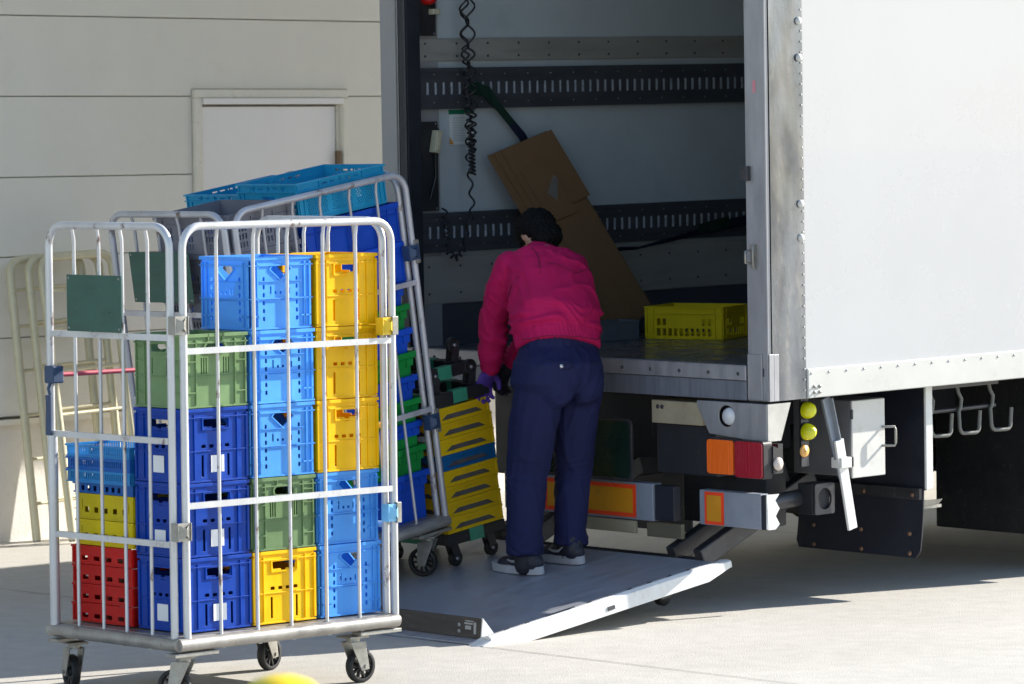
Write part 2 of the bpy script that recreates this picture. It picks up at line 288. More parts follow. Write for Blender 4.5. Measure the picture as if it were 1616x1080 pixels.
p = MB(); p.box(-9, 14, -2.1, .2, 3.82, 4.0); p.box(-9, 14, -2.16, -2.1, 3.7, 4.05); p.build('canopy', 'wall', wh, bevel=.01)
MB().box(-9, 14, .2, 9, 0, 4.3).build('wall_core', 'wall', wh)
fr_ = MB()
fr_.box(1.349, 1.405, -.018, .05, 0, 2.205); fr_.box(2.44, 2.482, -.018, .05, 0, 2.205); fr_.hexa([(1.349, -.018, 2.205), (1.349, -.018, 2.25), (1.349, .05, 2.205), (1.349, .05, 2.25), (2.482, -.018, 2.205), (2.482, -.018, 2.25), (2.482, .05, 2.205), (2.482, .05, 2.25)])
fr_.build('door_frame', 'doorfr', wh, bevel=.006)
fi = MB(); fi.box(1.405, 1.425, .006, .06, 0, 2.17); fi.box(2.415, 2.44, .006, .06, 0, 2.17); fi.build('frame_lining', 'doorfr', wh, bevel=.002)
MB().box(1.407, 2.438, -.028, .05, 2.172, 2.204).build('drip_rail', 'doorm', wh, bevel=.003)
dl = MB().box(1.43, 2.408, .012, .055, .01, 2.16).build('door', 'doorm', wh, bevel=.003)
for z in (1.86, .4):
    h = MB(); h.cyl((2.414, -.006, z-.062), (2.414, -.006, z+.062), .014, n=10); h.box(2.40, 2.436, .002, .008, z-.06, z+.06); h.build('hinge', mat('brown rusty hinge', (.22, .15, .10), .6, .3), dl)
hd = MB(); hd.box(1.47, 1.50, -.006, .012, .92, 1.12); hd.cyl((1.485, .0, 1.0), (1.485, -.05, 1.0), .008); hd.cyl((1.485, -.05, 1.0), (1.60, -.05, 1.0), .008); hd.build('handle', 'zinc', dl)
dd = MB(); dd.box(1.43, 2.41, .058, .2, 0, 2.2); dd.build('door_recess', 'chassis', wh)

# ---- leaning cream frames
def ladder(x0, yb, yt, wd, hgt, label, rungs):
    pb = Vector((x0+.085, -yb, .02)); pt = Vector((x0, -yt, hgt)); upd = (pt-pb).normalized(); L = (pt-pb).length; ux = Vector((1, .0, .0)); 
    nn = ux.cross(upd)
    o = thing('leaning_tube_frame', W @ mk(ux, nn, upd, pb), label, 'tube frame', 'cream tube frames leaning on the wall')
    r = .075; pts = [(0, 0, 0), (0, 0, L*.33), (0, 0, L*.66), (0, 0, L-r)]+arc((r, 0, L-r), r, 180, 90, 6, (1, 0, 0), (0, 0, 1))[1:]+arc((wd-r, 0, L-r), r, 90, 0, 6, (1, 0, 0), (0, 0, 1))+[(wd, 0, L*.66), (wd, 0, L*.33), (wd, 0, 0)]
    MB().tube(pts, .0215, 10).build('bent_tube', 'cream', o)
    for z in rungs: MB().tube([(0, 0, z), (wd, 0, z)], .009, 8).build('rung', 'cream', o)
    for x in (0, wd): MB().cyl((x, 0, -.01), (x, 0, .05), .019).build('foot_cap', 'zinc', o)
ladder(-.01, .19, .045, .47, 1.40, 'cream bent tube frame leaning flat on the wall, leftmost and rearmost of the three', [.18, .4, .62, .84, 1.06, 1.24])
ladder(.075, .235, .085, .47, 1.405, 'cream bent tube frame leaning on the wall, middle of the three behind the caged crates', [.2, .42, .64, .86, 1.08, 1.25])
ladder(.120, .31, .13, .47, 1.41, 'cream bent tube frame leaning on the wall, foremost of the three', [.16, .38, .62, .84, 1.05, 1.24])

# ================================================================ truck
tk = thing('delivery_truck', T, 'white box truck with its open rear end and lowered tail lift beside the warehouse', 'truck')
WD, L_, ZB, ZT = 2.37, 6.4, .895, 3.42
def part(mb, name, m, bevel=0, parent=None, seg=2): return mb.build(name, m, parent or tk, bevel=bevel, seg=seg)
p = MB(); p.box(.222, L_, 0, .055, 1.015, ZT-.08); part(p, 'side_panel', 'white')
p = MB(); p.box(.222, L_, WD-.055, WD, 1.015, ZT-.08); part(p, 'side_panel', 'white')
sk = MB(); sk.box(.226, L_, -.012, .05, ZB, 1.017); part(sk, 'side_skirt', 'skirt', .004)
rv = MB()
for i in range(58):
    x = .245+.1075*i; rv.lathe([(.0055, 0), (.005, .002), (.002, .0035), (0, .0035)], (x, -.012, .998), (0, -1, 0), 8)
part(rv, 'rivets', 'alusat', parent=bpy.data.objects['side_skirt'])
bo = MB()
for x in (.262, .294):
    for z in (.918, .942): bo.lathe([(.008, 0), (.008, .003), (.005, .003), (.005, .008), (0, .008)], (x, -.012, z), (0, -1, 0), 8)
part(bo, 'bolts', 'zinc', parent=bpy.data.objects['side_skirt'])
part(MB().box(.226, L_, WD-.05, WD+.012, ZB, 1.013), 'side_skirt', 'skirt', .004)
part(MB().box(.0, L_, .0, WD, ZT-.08, ZT), 'roof', 'white', .01)
part(MB().box(L_-.06, L_-.003, .057, WD-.057, 1.04, ZT-.083), 'front_wall', 'white')
# right rear post: shaded rear face and sunlit side strip
p = MB(); p.box(0, .022, .0, .114, ZB, ZT-.083); p.box(.022, .14, .10, .114, 1.04, ZT-.083); part(p, 'rear_post', 'alusat', .003)
ps = bpy.data.objects['rear_post']
n_ = 40; sv = MB(); vs = []; fs = []
for i in range(n_+1):
    z = ZB+(ZT-.085-ZB)*i/n_
    for k in range(9):
        x = .022+.2*k/8; dent = .0035*noise.noise(Vector((x*9, 0, z*4)))+.002*noise.noise(Vector((x*20, 3, z*9))); vs.append((x, -.004+(dent if 0 < k < 8 else 0), z))
for i in range(n_):
    for k in range(8): fs.append((i*9+k, i*9+k+1, (i+1)*9+k+1, (i+1)*9+k))
sv.add(vs, fs, True); sv.box(.022, .222, .0, .006, ZB, ZT-.085); part(sv, 'corner_strip', 'alu', parent=ps)
p = MB(); p.box(-.002, .026, -.009, -.0045, ZB+.0, 1.09); p.box(.026, .055, -.009, -.0045, ZB, 1.088); p.box(-.006, -.001, .03, .112, .9, 1.088); part(p, 'corner_guard', 'alusat', .002, ps)
rv = MB()
for i in range(56):
    z = .93+.0435*i
    rv.lathe([(.0045, 0), (.004, .002), (.002, .003), (0, .003)], (.212, -.005, z), (0, -1, 0), 8)
for z in (1.56, 1.70, 2.30, 2.45): rv.lathe([(.017, 0), (.016, .006), (.010, .011), (0, .012)], (.198, -.006, z), (0, -1, 0), 14)
part(rv, 'rivets', 'skirt', parent=ps)
hl = MB(); hl.box(-.006, -.0005, .055, .088, 1.44, 1.54); hl.tube([(-.004, .088, 1.515), (-.035, .088, 1.51), (-.035, .088, 1.465), (-.004, .088, 1.46)], .0055, 8); hl.tube([(-.01, .06, 1.44), (-.02, .06, 1.45), (-.02, .06, 1.53), (-.01, .06, 1.535)], .004, 6); part(hl, 'latch_handle', 'zinc', parent=ps)
ct = MB(); ct.box(-.022, -.0005, .085, .125, 1.80, 1.86); ct.lathe([(.006, 0), (.006, .003), (0, .003)], (-.022, .105, 1.845), (-1, 0, 0), 8); ct.lathe([(.006, 0), (.006, .003), (0, .003)], (-.022, .105, 1.815), (-1, 0, 0), 8); part(ct, 'door_catch', 'dsteel', .002, ps)
part(MB().box(-.0015, -.0005, .05, .068, 2.16, 2.21), 'faded_sticker', mat('faded pink sticker', (.55, .22, .25), .6), parent=ps)
# left rear post and gasket
part(MB().box(0, .24, WD-.122, WD, ZB, ZT-.083), 'rear_post', mat('mid grey post paint', (.30, .30, .305), .5, .2, var=.06), .004)
part(MB().box(-.006, -.0005, WD-.126, WD-.110, ZB, ZT-.09), 'edge_highlight', 'alu', .002)  # thin metal strip added for the white highlight along the post edge
g_ = MB(); g_.box(.004, .085, WD-.175, WD-.124, 1.036, ZT-.09); g_.box(-.004, .004, WD-.172, WD-.127, 1.04, ZT-.09); g_.tube([(-.004, WD-.17, 1.04), (-.004, WD-.17, ZT-.1)], .008, 8); part(g_, 'gasket', 'gasket', .003)
part(MB().box(-.004, .014, .13, WD-.18, ZT-.2, ZT-.083), 'header_beam', 'alusat', .003)
# floor + sill
part(MB().box(.0, L_-.06, .02, WD-.02, .995, 1.033), 'cargo_floor', 'floor', .002)
p = MB(); p.box(-.012, -.001, .118, WD-.125, .978, 1.036); p.box(-.012, .03, .118, WD-.125, 1.0345, 1.040); part(p, 'rear_sill', 'alusat', .003)
sl = bpy.data.objects['rear_sill']
rv = MB()
for i in range(13): rv.lathe([(.008, 0), (.007, .003), (0, .004)], (-.012, .16+.17*i, 1.005), (-1, 0, 0), 10)
part(rv, 'screws', 'dsteel', parent=sl)
p = MB(); p.box(-.004, .05, .122, WD-.13, ZB, .976); part(p, 'rear_cross_beam', mat('streaked steel beam', (.20, .215, .26), .45, .5, var=.25, dirt=(.30, .30, .31), dirt_amt=.6, dscale=7, stretch=(1, 7, .5)), .003)
# interior lining of left wall (seen) and right wall
yi = WD-.11
part(MB().box(.088, L_-.062, yi, WD-.057, 1.034, ZT-.083), 'inner_wall', 'inner')
part(MB().box(.16, L_-.062, .057, .10, 1.034, ZT-.083), 'inner_wall', 'inner')
part(MB().box(.13, L_-.062, .102, yi-.002, ZT-.10, ZT-.083), 'inner_ceiling', 'inner')
def rail(z0, z1, name='wall_rail', m='alubeige'):
    o = part(MB().box(.09, L_-.07, yi-.014, yi-.0005, z0, z1), name, m, .003)
    s = MB(); h = z1-z0
    for i in range(28):
        for zq in (z0+h*.22, z1-h*.22): s.lathe([(.006, 0), (.0055, .002), (0, .003)], (.16+.192*i, yi-.014, zq), (0, -1, 0), 8)
    part(s, 'screws', 'dsteel', parent=o)
rail(2.316, 2.418); rail(1.221, 1.438)
part(MB().box(.09, L_-.07, yi-.006, yi-.0005, 1.034, 1.219), 'kick_plate', 'checker')
def track(z0, z1):
    h = z1-z0; zc = (z0+z1)/2; o = MB()
    segn = 16; pitch = .0485; x = .09
    while x < 5.9:
        wseg = pitch*segn; holes = [rrect((i+.5)*pitch, zc-z0, .017, .056, .005, 2) for i in range(segn)]
        o.plate([(0, .018), (wseg, .018), (wseg, h-.018), (0, h-.018)], holes, (x, yi-.024, z0), (1, 0, 0), (0, 0, 1), .004); x += wseg
    for z in (z0, z1-.018): o.box(.09, x, yi-.032, yi-.001, z, z+.018)
    for z in (z0+.036, z1-.042): o.box(.09, x, yi-.030, yi-.0245, z, z+.006)
    t = part(o, 'cargo_track', 'track')
    q = MB(); x = .09+pitch/2
    cmb = [(x-.01, zc-.036), (3.2, zc-.036), (3.2, zc-.032)]; xs_ = []
    while x < 3.15: xs_.append(x); x += pitch
    for xx in reversed(xs_): cmb += [(xx+.0085, zc-.032), (xx+.0085, zc+.031), (xx, zc+.031), (xx, zc-.032)]
    cmb.append((xs_[0]-.01, zc-.032)); q.plate(cmb, [], (0, yi-.02, 0), (1, 0, 0), (0, 0, 1), .008)
    part(q, 'slot_pins', mat('bare track metal', (.55, .60, .68), .3, .3), parent=t)
    q = MB(); x = .2
    while x < 3.2:
        for z in (z0+.03, z1-.03): q.lathe([(.0035, 0), (.003, .003), (0, .003)], (x, yi-.025, z), (0, -1, 0), 6)
        x += .145
    part(q, 'track_rivets', 'alusat', parent=t)
track(2.10, 2.286); track(1.455, 1.634)
# electric boxes on the left wall
def jbox(z0, z1, name='junction_box'):
    o = part(MB().box(.095, .21, yi-.035, yi-.001, z0, z1), name, 'black', .003)
    s = MB()
    for x in (.107, .198):
        for z in (z0+.01, z1-.01): s.lathe([(.004, 0), (.003, .002), (0, .002)], (x, yi-.035, z), (0, -1, 0), 8)
    part(s, 'screws', 'alusat', parent=o); return o
b1 = jbox(2.43, 2.75); b2 = jbox(1.645, 2.045)
part(MB().lathe([(.0, .055), (.025, .05), (.032, .03), (.033, 0)], (.15, yi-.035, 2.60), (0, -1, 0), 16), 'red_cover', 'redbox', parent=b1)
p = MB(); p.box(.165, .20, yi-.07, yi-.036, 2.525, 2.55); p.cyl((.2, yi-.05, 2.537), (.215, yi-.05, 2.537), .012); part(p, 'cable_plug', 'cplug', .002, b1)
Mr = Matrix.Translation((.175, yi-.06, 1.955)) @ Matrix.Rotation(R_(12), 4, 'Y')
p = MB(); p.box(-.016, .016, -.02, .02, -.05, .05, Mr); p.box(-.008, .008, -.024, -.02, -.04, .02, Mr); part(p, 'cable_plug', 'cplug', .004, b2)
p = MB(); p.tube([(.18, yi-.06, 2.0), (.2, yi-.05, 2.012), (.225, yi-.02, 2.0)], .004, 6); p.tube([(.17, yi-.06, 1.905), (.18, yi-.05, 1.8), (.15, yi-.045, 1.7)], .005, 6); part(p, 'lead', 'cord', parent=b2)
# notice
nb = part(MB().box(.305, .463, yi-.0025, yi-.0005, 1.935, 2.095), 'notice', 'paper')
p = MB(); p.box(.305, .463, yi-.0035, yi-.0026, 2.075, 2.0955); part(p, 'header', 'hdr', parent=nb)
p = MB(); z = 2.06
while z > 1.955: p.box(.33, .33+.10+.025*random.random(), yi-.0034, yi-.0026, z, z+.002); z -= .0075
p.box(.305, .3075, yi-.0036, yi-.0026, 1.935, 2.075); p.box(.4605, .463, yi-.0036, yi-.0026, 1.935, 2.075); p.box(.305, .463, yi-.0036, yi-.0026, 1.935, 1.9375); part(p, 'print', 'ink', parent=nb)
p = MB(); p.add([(.31, yi-.0037, 1.94), (.335, yi-.0037, 1.94), (.31, yi-.0037, 1.975)], [(0, 1, 2)]); part(p, 'warning_mark', 'tri', parent=nb)
# coil cords
def coil(pts, dens, r, name='coiled_cord'):
    out = []; ph = 0
    for i in range(len(pts)-1):
        a, b = Vector(pts[i]), Vector(pts[i+1]); L = (b-a).length; d = (b-a)/L; u = d.cross(Vector((0, 1, 0))).normalized(); v = d.cross(u); turns = L*dens[i]; n = max(4, int(turns*9))
        for k in range(n): q = k/n; aa = ph+2*math.pi*turns*q; out.append(a+d*L*q+(u*math.cos(aa)+v*math.sin(aa))*r[i])
        ph += 2*math.pi*turns
    part(MB().tube(out, .0048, 6), name, 'cord')
yc = yi-.09
coil([(.335, yc, 2.95), (.335, yc, 2.4), (.35, yc, 2.12), (.362, yc, 1.96), (.366, yc, 1.80)], [11, 18, 35, 60], [.018, .015, .014, .014])
coil([(.31, yc-.02, 2.95), (.315, yc-.02, 2.4), (.325, yc-.02, 2.1), (.325, yc-.02, 1.86), (.345, yc-.02, 1.66), (.30, yc, 1.46), (.255, yc, 1.425), (.21, yc, 1.46), (.19, yc, 1.66)], [9, 12, 14, 12, 14, 34, 34, 24], [.02, .018, .012, .010, .009, .011, .012, .011])
coil([(.345, yc-.03, 2.95), (.34, yc-.03, 2.4), (.36, yc-.02, 2.1), (.352, yc-.02, 1.9)], [8, 13, 26], [.021, .018, .014])
# lashing straps fixed in the track
def ribbon(pts, wd, th=.003, tw=None):
    o = MB(); pts = [Vector(p) for p in pts]; vs = []
    for i, p in enumerate(pts):
        t = (pts[min(i+1, len(pts)-1)]-pts[max(i-1, 0)]).normalized(); sd_ = t.cross(Vector((0, 1, 0))).normalized()
        if tw: sd_ = Matrix.Rotation(tw[i], 3, t) @ sd_
        nn = t.cross(sd_); ww = wd[i] if isinstance(wd, list) else wd
        vs += [p+sd_*ww/2+nn*th, p-sd_*ww/2+nn*th, p-sd_*ww/2-nn*th, p+sd_*ww/2-nn*th]
    fs = [(0, 1, 2, 3)]
    for i in range(len(pts)-1):
        for k in range(4): a = i*4+k; b = i*4+(k+1) % 4; fs.append((a, b, b+4, a+4))
    o.add(vs, fs); return o
def loose(mb, name, m, label, cat, group=None, parent=None, bevel=0):
    o = mb.build(name, m, bevel=bevel); o.matrix_world = T; return props(o, label, cat, group)
s1 = thing('cargo_strap', T, 'dark green strap hanging from the upper wall track down behind the cardboard', 'strap', 'straps on the truck wall')
ribbon([(.40, yi-.04, 2.19), (.44, yi-.045, 2.19), (.50, yi-.05, 2.175), (.56, yi-.055, 2.11), (.64, yi-.06, 2.03)], [.058, .058, .05, .035, .035], tw=[0, 0, .2, .5, .6]).build('webbing', 'strap', s1)
ribbon([(.64, yi-.06, 2.03), (.70, yi-.065, 1.97), (.76, yi-.05, 1.90), (.8, yi-.04, 1.84)], [.035, .04, .04, .04], tw=[.6, .2, .1, 0]).build('lower_webbing', 'strapn', s1)
p = MB(); p.box(.385, .425, yi-.043, yi-.03, 2.16, 2.22); p.build('track_fitting', 'dsteel', s1, bevel=.002)
s2 = thing('cargo_strap', T, 'slack dark strap draped along the lower wall rail above the yellow crate', 'strap', 'straps on the truck wall')
ribbon([(1.22, yi-.03, 1.33), (1.27, yi-.04, 1.40), (1.33, yi-.05, 1.425), (1.45, yi-.05, 1.425), (1.62, yi-.05, 1.45), (1.85, yi-.05, 1.485), (2.1, yi-.05, 1.52), (2.35, yi-.04, 1.55)], [.05, .06, .03, .02, .025, .035, .05, .05], tw=[0, .3, 1.0, 1.2, .9, .5, .2, 0]).build('webbing', 'strapn', s2)
ribbon([(1.20, yi-.02, 1.42), (1.25, yi-.035, 1.38), (1.29, yi-.03, 1.28)], [.06, .08, .05]).build('strap_tail', 'strap', s2)
ribbon([(1.85, yi-.06, 1.50), (1.97, yi-.065, 1.515), (2.06, yi-.06, 1.53)], [.045, .055, .05]).build('strap_pad', 'strap', s2)

# ---- under the rear
bp_ = MB(); bp_.hexa([(-.012, .40, .885), (-.012, .335, .745), (-.012, -.003, .885), (-.012, -.003, .725), (.12, .40, .885), (.12, .335, .745), (.105, -.003, .885), (.05, -.003, .725)])
bp_ = MB().plate([(0, 0), (.40, 0), (.40, .02), (.33, .135), (.05, .155), (0, .15)], [rrect(.228, .058, .09, .09, .0449, 6)], (-.012, -.003, .885), (0, 1, 0), (0, 0, -1), -.004)
bp_.box(-.008, .11, .002, .39, .875, .885)
bq = part(bp_, 'lamp_bracket', 'alusat', .002)
part(MB().hexa([(-.0115, -.006, .885), (-.0115, -.006, .732), (-.0115, -.001, .885), (-.0115, -.001, .732), (.125, -.006, .885), (.065, -.006, .732), (.125, -.001, .885), (.065, -.001, .732)]), 'bracket_side', mat('bracket metal with painted sunlight', (.50, .49, .46), .42, .35, var=.2, dirt=(.3, .28, .25), dirt_amt=.4, dscale=6), parent=bq)  # side in a paler copy of the metal, sunlight put into the colour
part(MB().box(.03, .06, .14, .31, .76, .87), 'lamp_housing', 'black', parent=bq)
p = MB().lathe([(.037, -.012), (.037, .010), (.034, .018), (.02, .026), (0, .028)], (.0, .214, .826), (-1, -.1, 0), 24); part(p, 'reversing_lamp', 'clear', parent=bq)
p = MB()
for y, z in ((.345, .865), (.15, .862), (.345, .80), (.15, .855)): p.lathe([(.006, 0), (.005, .003), (0, .004)], (-.012, y, z), (-1, 0, 0), 8)
part(p, 'bolts', 'dsteel', parent=bq)
def lamp(y0, y1, z0, z1, m, name):
    cy, cz = (y0+y1)/2, (z0+z1)/2; o = MB()
    o.plate(rrect(0, 0, y1-y0, z1-z0, .014, 4), [], (-.01, cy, cz), (0, 1, 0), (0, 0, -1), -.05); q = part(o, name, m, .006)
    o = MB().plate(rrect(0, 0, y1-y0+.008, z1-z0+.008, .016, 4), [rrect(0, 0, y1-y0-.002, z1-z0-.002, .014, 4)], (.0, cy, cz), (0, 1, 0), (0, 0, -1), -.05); part(o, 'lamp_rim', 'black', parent=q)
    s = MB()
    for a in (-1, 1):
        for b in (-1, 1): s.lathe([(.004, 0), (.004, .002), (0, .002)], (-.0105, cy+a*((y1-y0)/2-.014), cz+b*((z1-z0)/2-.014)), (-1, 0, 0), 8)
    part(s, 'lamp_screws', 'zinc', parent=q)
lamp(.150, .300, .59, .732, 'amber', 'indicator_lamp'); lamp(-.012, .141, .583, .732, 'redlens', 'tail_lamp')
p = MB(); p.box(.042, .07, -.01, .31, .60, .72); p.hexa([(.0, -.022, .60), (.0, -.022, .715), (.0, -.017, .60), (.0, -.017, .715), (.05, -.022, .60), (.04, -.022, .70), (.05, -.017, .60), (.04, -.017, .70)]); part(p, 'lamp_backing', 'black')
p = MB().lathe([(.026, 0), (.028, .006), (.022, .012), (0, .014)], (.025, -.022, .640), (0, -1, 0), 18); part(p, 'side_reflector', mat('pale grey side reflector', (.55, .47, .42), .3, var=.15))
p = MB(); p.box(.30, .345, .10, .112, .60, .885); part(p, 'marker_strip', 'dsteel')
for z, rr in ((.835, .036), (.745, .036)):
    q = part(MB().lathe([(rr+.004, 0), (rr+.004, .008)], (.325, .10, z), (0, -1, 0), 18), 'marker_base', 'black')
    part(MB().lathe([(rr, .006), (rr*.98, .02), (rr*.8, .038), (rr*.4, .052), (0, .057)], (.325, .10, z), (0, -1, 0), 20), 'marker_lamp', 'yellens', parent=q)
q = part(MB().lathe([(.026, 0), (.026, .006), (.020, .010), (.006, .011), (.006, .012), (0, .012)], (.315, .10, .665), (0, -1, 0), 20), 'round_reflector', 'orlens')
part(MB().lathe([(.004, 0), (0, .003)], (.315, .088, .665), (0, -1, 0), 8), 'screw', 'dsteel', parent=q)
# sloping side strut
p = MB(); p.bar((.435, .09, .88), (.535, .085, .54), .044, .014, (0, 1, 0)); p.bar((.452, .075, .88), (.50, .075, .70), .006, .03, (0, 1, 0)); part(p, 'side_strut', 'greypaint', .002)  # upper half in grey paint to stand for the shade on it
st = bpy.data.objects['side_strut']
part(MB().bar((.495, .07, .70), (.575, .07, .318), .052, .012, (0, 1, 0)), 'strut_end', 'whitepaint', .002, st)
p = MB(); p.box(.49, .555, .05, .11, .58, .625); part(p, 'strut_clamp', 'whitepaint', .004, st)
# toolbox with a door
tb = part(MB().box(.592, .80, .09, .42, .535, .858), 'tool_box', mat('box paint with shade added', (.16, .16, .17), .5, var=.2), .004)  # box body coloured dark for the shade on its rear face
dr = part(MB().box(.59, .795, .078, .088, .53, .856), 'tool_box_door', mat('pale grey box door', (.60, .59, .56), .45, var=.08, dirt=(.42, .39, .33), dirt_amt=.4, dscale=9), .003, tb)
part(MB().tube([(.775, .078, .735), (.815, .04, .735), (.818, .038, .72), (.818, .038, .668), (.815, .04, .655), (.775, .078, .655)], .0055, 8), 'handle', 'zinc', parent=dr)
p = MB()
for z in (.80, .60): p.cyl((.588, .078, z-.02), (.588, .078, z+.02), .006, n=8)
part(p, 'hinge', 'dsteel', parent=dr)
# mudguard and flap (faces the rear)
mg = part(MB().box(1.06, 1.075, .09, .80, .44, .90), 'mudguard', 'navy', .004)
part(MB().box(1.058, 1.10, .078, .090, .446, .90), 'mudguard_flange', 'whitepaint', .002, mg)
p = MB(); p.box(1.035, 1.058, .10, .80, .40, .45); part(p, 'clamp_bar', 'dsteel', .003, mg)
p = MB(); k = 10; vs = []
for i in range(k+1):
    z = .445-.295*i/k; xx = 1.055-.03*(i/k)**2
    ins = .0 if i < k else .02
    vs += [(xx, .095+ins, z), (xx, .82-ins, z)]
p.add(vs+[(x+.006, y, z) for x, y, z in vs], [(2*i, 2*i+1, 2*i+3, 2*i+2) for i in range(k)]+[(2*k+2+2*i, 2*k+4+2*i, 2*k+5+2*i, 2*k+3+2*i) for i in range(k)]+[(2*i, 2*i+2, 2*k+4+2*i, 2*k+2+2*i) for i in range(k)]+[(2*k, 2*k+1, 4*k+3, 4*k+2)])
fl = part(p, 'mud_flap', 'navy')
p = MB().box(1.03, 1.05, .11, .80, .265, .285)
s = MB()
for y in (.14, .42, .7):
    for z in (.42, .255, .17): s.lathe([(.010, 0), (.009, .005), (0, .006)], (1.035-.02*(z < .3), y, z), (-1, 0, 0), 8)
part(s, 'flap_bolts', mat('rusty bolt', (.22, .12, .07), .6, .3), parent=fl)
# rear axle wheels
for y0, y1 in ((.17, .37), (.40, .60), (1.77, 1.97), (2.0, 2.2)):
    prof = [(.25, .0), (.30, .0), (.44, .005), (.475, .03), (.487, .06), (.487, .14), (.475, .17), (.44, .195), (.30, .2), (.25, .2)]
    wl = part(MB().lathe(prof, (2.66, y0, .512), (0, 1, 0), 40), 'wheel', mat('truck tyre rubber', (.007, .007, .008), .8, var=.3, spec=.2))
    part(MB().lathe([(.0, .02), (.09, .02), (.10, .07), (.20, .09), (.25, .02), (.26, .02), (.26, .18)], (2.66, y0, .512), (0, 1, 0), 32), 'rim', 'chassis', parent=wl)
part(MB().box(2.1, 3.3, .14, .62, .99, .994), 'wheel_arch_sheet', 'chassis')
for y in (.01, WD-.05): part(MB().box(3.3, 5.9, y, y+.035, .28, .80), 'side_guard', 'navy', .006)
part(MB().box(1.06, 1.075, 1.50, 2.28, .16, .90), 'mudguard', 'navy', .004)
for y0, y1 in ((.12, .87), (1.50, 2.25)): part(MB().box(2.02, 2.04, y0, y1, .15, .93), 'wheel_screen', M['rubber'], .006)
part(MB().box(1.15, 1.95, .82, 1.50, .46, .90), 'dark_filler_box', 'chassis', .01)  # block added under the truck to darken the space there
part(MB().box(.55, 1.0, 1.60, 2.25, .43, .88), 'battery_box', 'chassis', .01)
part(MB().tube([(2.66, .62, .512), (2.66, 1.75, .512)], .07, 14), 'rear_axle', 'chassis')
for y in (.75, 1.5): part(MB().box(.15, L_+.8, y, y+.08, .70, .90), 'chassis_rail', 'chassis', .004)
p = MB()
for x in (.35, 1.25, 2.5, 3.8, 5.0): p.box(x, x+.07, .08, WD-.08, .90, .992)
part(p, 'floor_bearers', 'chassis')
part(MB().box(3.4, 4.6, .2, .6, .38, .82), 'side_tank', 'chassis', .03)
part(MB().box(4.5, 5.6, 1.75, 2.2, .35, .80), 'fuel_tank', 'chassis', .04)
part(MB().box(1.25, 1.9, 1.0, 1.6, .30, .62), 'gap_filler_box', 'chassis', .05)  # box added to fill a bright gap under the truck
part(MB().box(.30, .42, .30, .80, .33, .60), 'gap_blocker', 'chassis', .01)  # dark box added to block the bright gap between the bars
part(MB().box(3.2, 3.35, .65, 2.3, .25, .88), 'gap_blocker_panel', 'chassis', .02)  # panel added far back to block a bright patch under the truck
for y0 in (.12, 1.95):
    part(MB().lathe([(.0, .0), (.26, .0), (.44, .005), (.487, .05), (.487, .19), (.44, .24), (.26, .24)], (6.9, y0, .512), (0, 1, 0), 40), 'wheel', 'rubber')
cb = MB(); cb.box(6.48, 8.1, .06, WD-.06, .75, 2.0); cb.hexa([(6.48, .08, 2.0), (6.5, .12, 2.8), (6.48, WD-.08, 2.0), (6.5, WD-.12, 2.8), (8.1, .08, 2.0), (7.8, .12, 2.8), (8.1, WD-.08, 2.0), (7.8, WD-.12, 2.8)]); part(cb, 'cab', 'white', .03)
# hooks and rail under the skirt
hk = MB(); hk.tube([(1.10, .14, .768), (1.58, .14, .772)], .010, 8)
part(hk, 'hook_rail', 'dsteel'); hr = bpy.data.objects['hook_rail']
for x in (1.14, 1.325, 1.535):
    q = MB(); q.tube([(x, .14, .885), (x+.005, .13, .84), (x+.018, .125, .815), (x+.012, .125, .78), (x, .125, .76), (x, .12, .69)]+arc((x+.025, .118, .69), .025, 180, 270, 4, (1, 0, 0), (0, 0, 1))[1:]+arc((x+.08, .10, .69), .025, 270, 360, 4, (1, 0, 0), (0, 0, 1))+[(x+.105, .095, .76)], .0085, 8); part(q, 'hook', mat('dull grey hook steel', (.16, .16, .15), .6, .3), parent=hr)
part(MB().box(1.10, 1.56, .10, .16, .868, .885), 'hook_plate', 'dsteel')
q = MB()
for i in range(14): q.bar((1.085+.012*i, .18, .362), (1.115+.012*i, .18, .382), .004, .004)
q.box(1.08, 1.28, .19, .2, .345, .358); part(q, 'step_grating', 'zinc')
# beam, tank, plate, underrun bars
p = MB(); p.box(.02, .20, .40, .70, .775, .872); part(p, 'beige_bracket', 'beige', .004); bb = bpy.data.objects['beige_bracket']
s = MB()
for y in (.66, .635): s.lathe([(.009, 0), (.009, .004), (0, .004)], (.02, y, .845), (-1, 0, 0), 8)
part(s, 'bolts', 'dsteel', parent=bb)
part(MB().box(.06, .30, .36, .71, .56, .773), 'hydraulic_box', 'chassis', .006)
part(MB().box(.2, .9, .72, 1.6, .60, .88), 'power_pack', 'chassis', .01)
pl = part(MB().plate(rrect(0, 0, .52, .245, .02, 4), [], (-.02, 1.045, .655), (0, -1, 0), (0, .0, 1), .006), 'number_plate', 'plateg')
part(MB().plate(rrect(0, 0, .54, .265, .028, 4), [rrect(0, 0, .515, .24, .02, 4)], (-.026, 1.045, .655), (0, -1, 0), (0, 0, 1), .01), 'plate_frame', 'dsteel', .001, pl)
ub = part(MB().box(.02, .075, .70, 1.62, .355, .515), 'underrun_bar', 'greypaint', .004)
part(MB().box(.03, .07, .585, .698, .36, .51), 'bar_end', 'navy', .003, ub)
def refl(y0, y1, z0, z1, par, bw=.018, xx=.02):
    q = part(MB().box(xx-.003, xx-.0005, y0, y1, z0, z1), 'reflector', 'refred', parent=par)
    part(MB().box(xx-.0045, xx-.0032, y0+bw, y1-bw, z0+bw, z1-bw), 'reflector_centre', 'refyel', parent=q)
refl(.80, 1.36, .365, .505, ub)
part(MB().box(-.0, .018, .79, 1.13, .30, .352), 'tread_bracket', 'beige', .004)
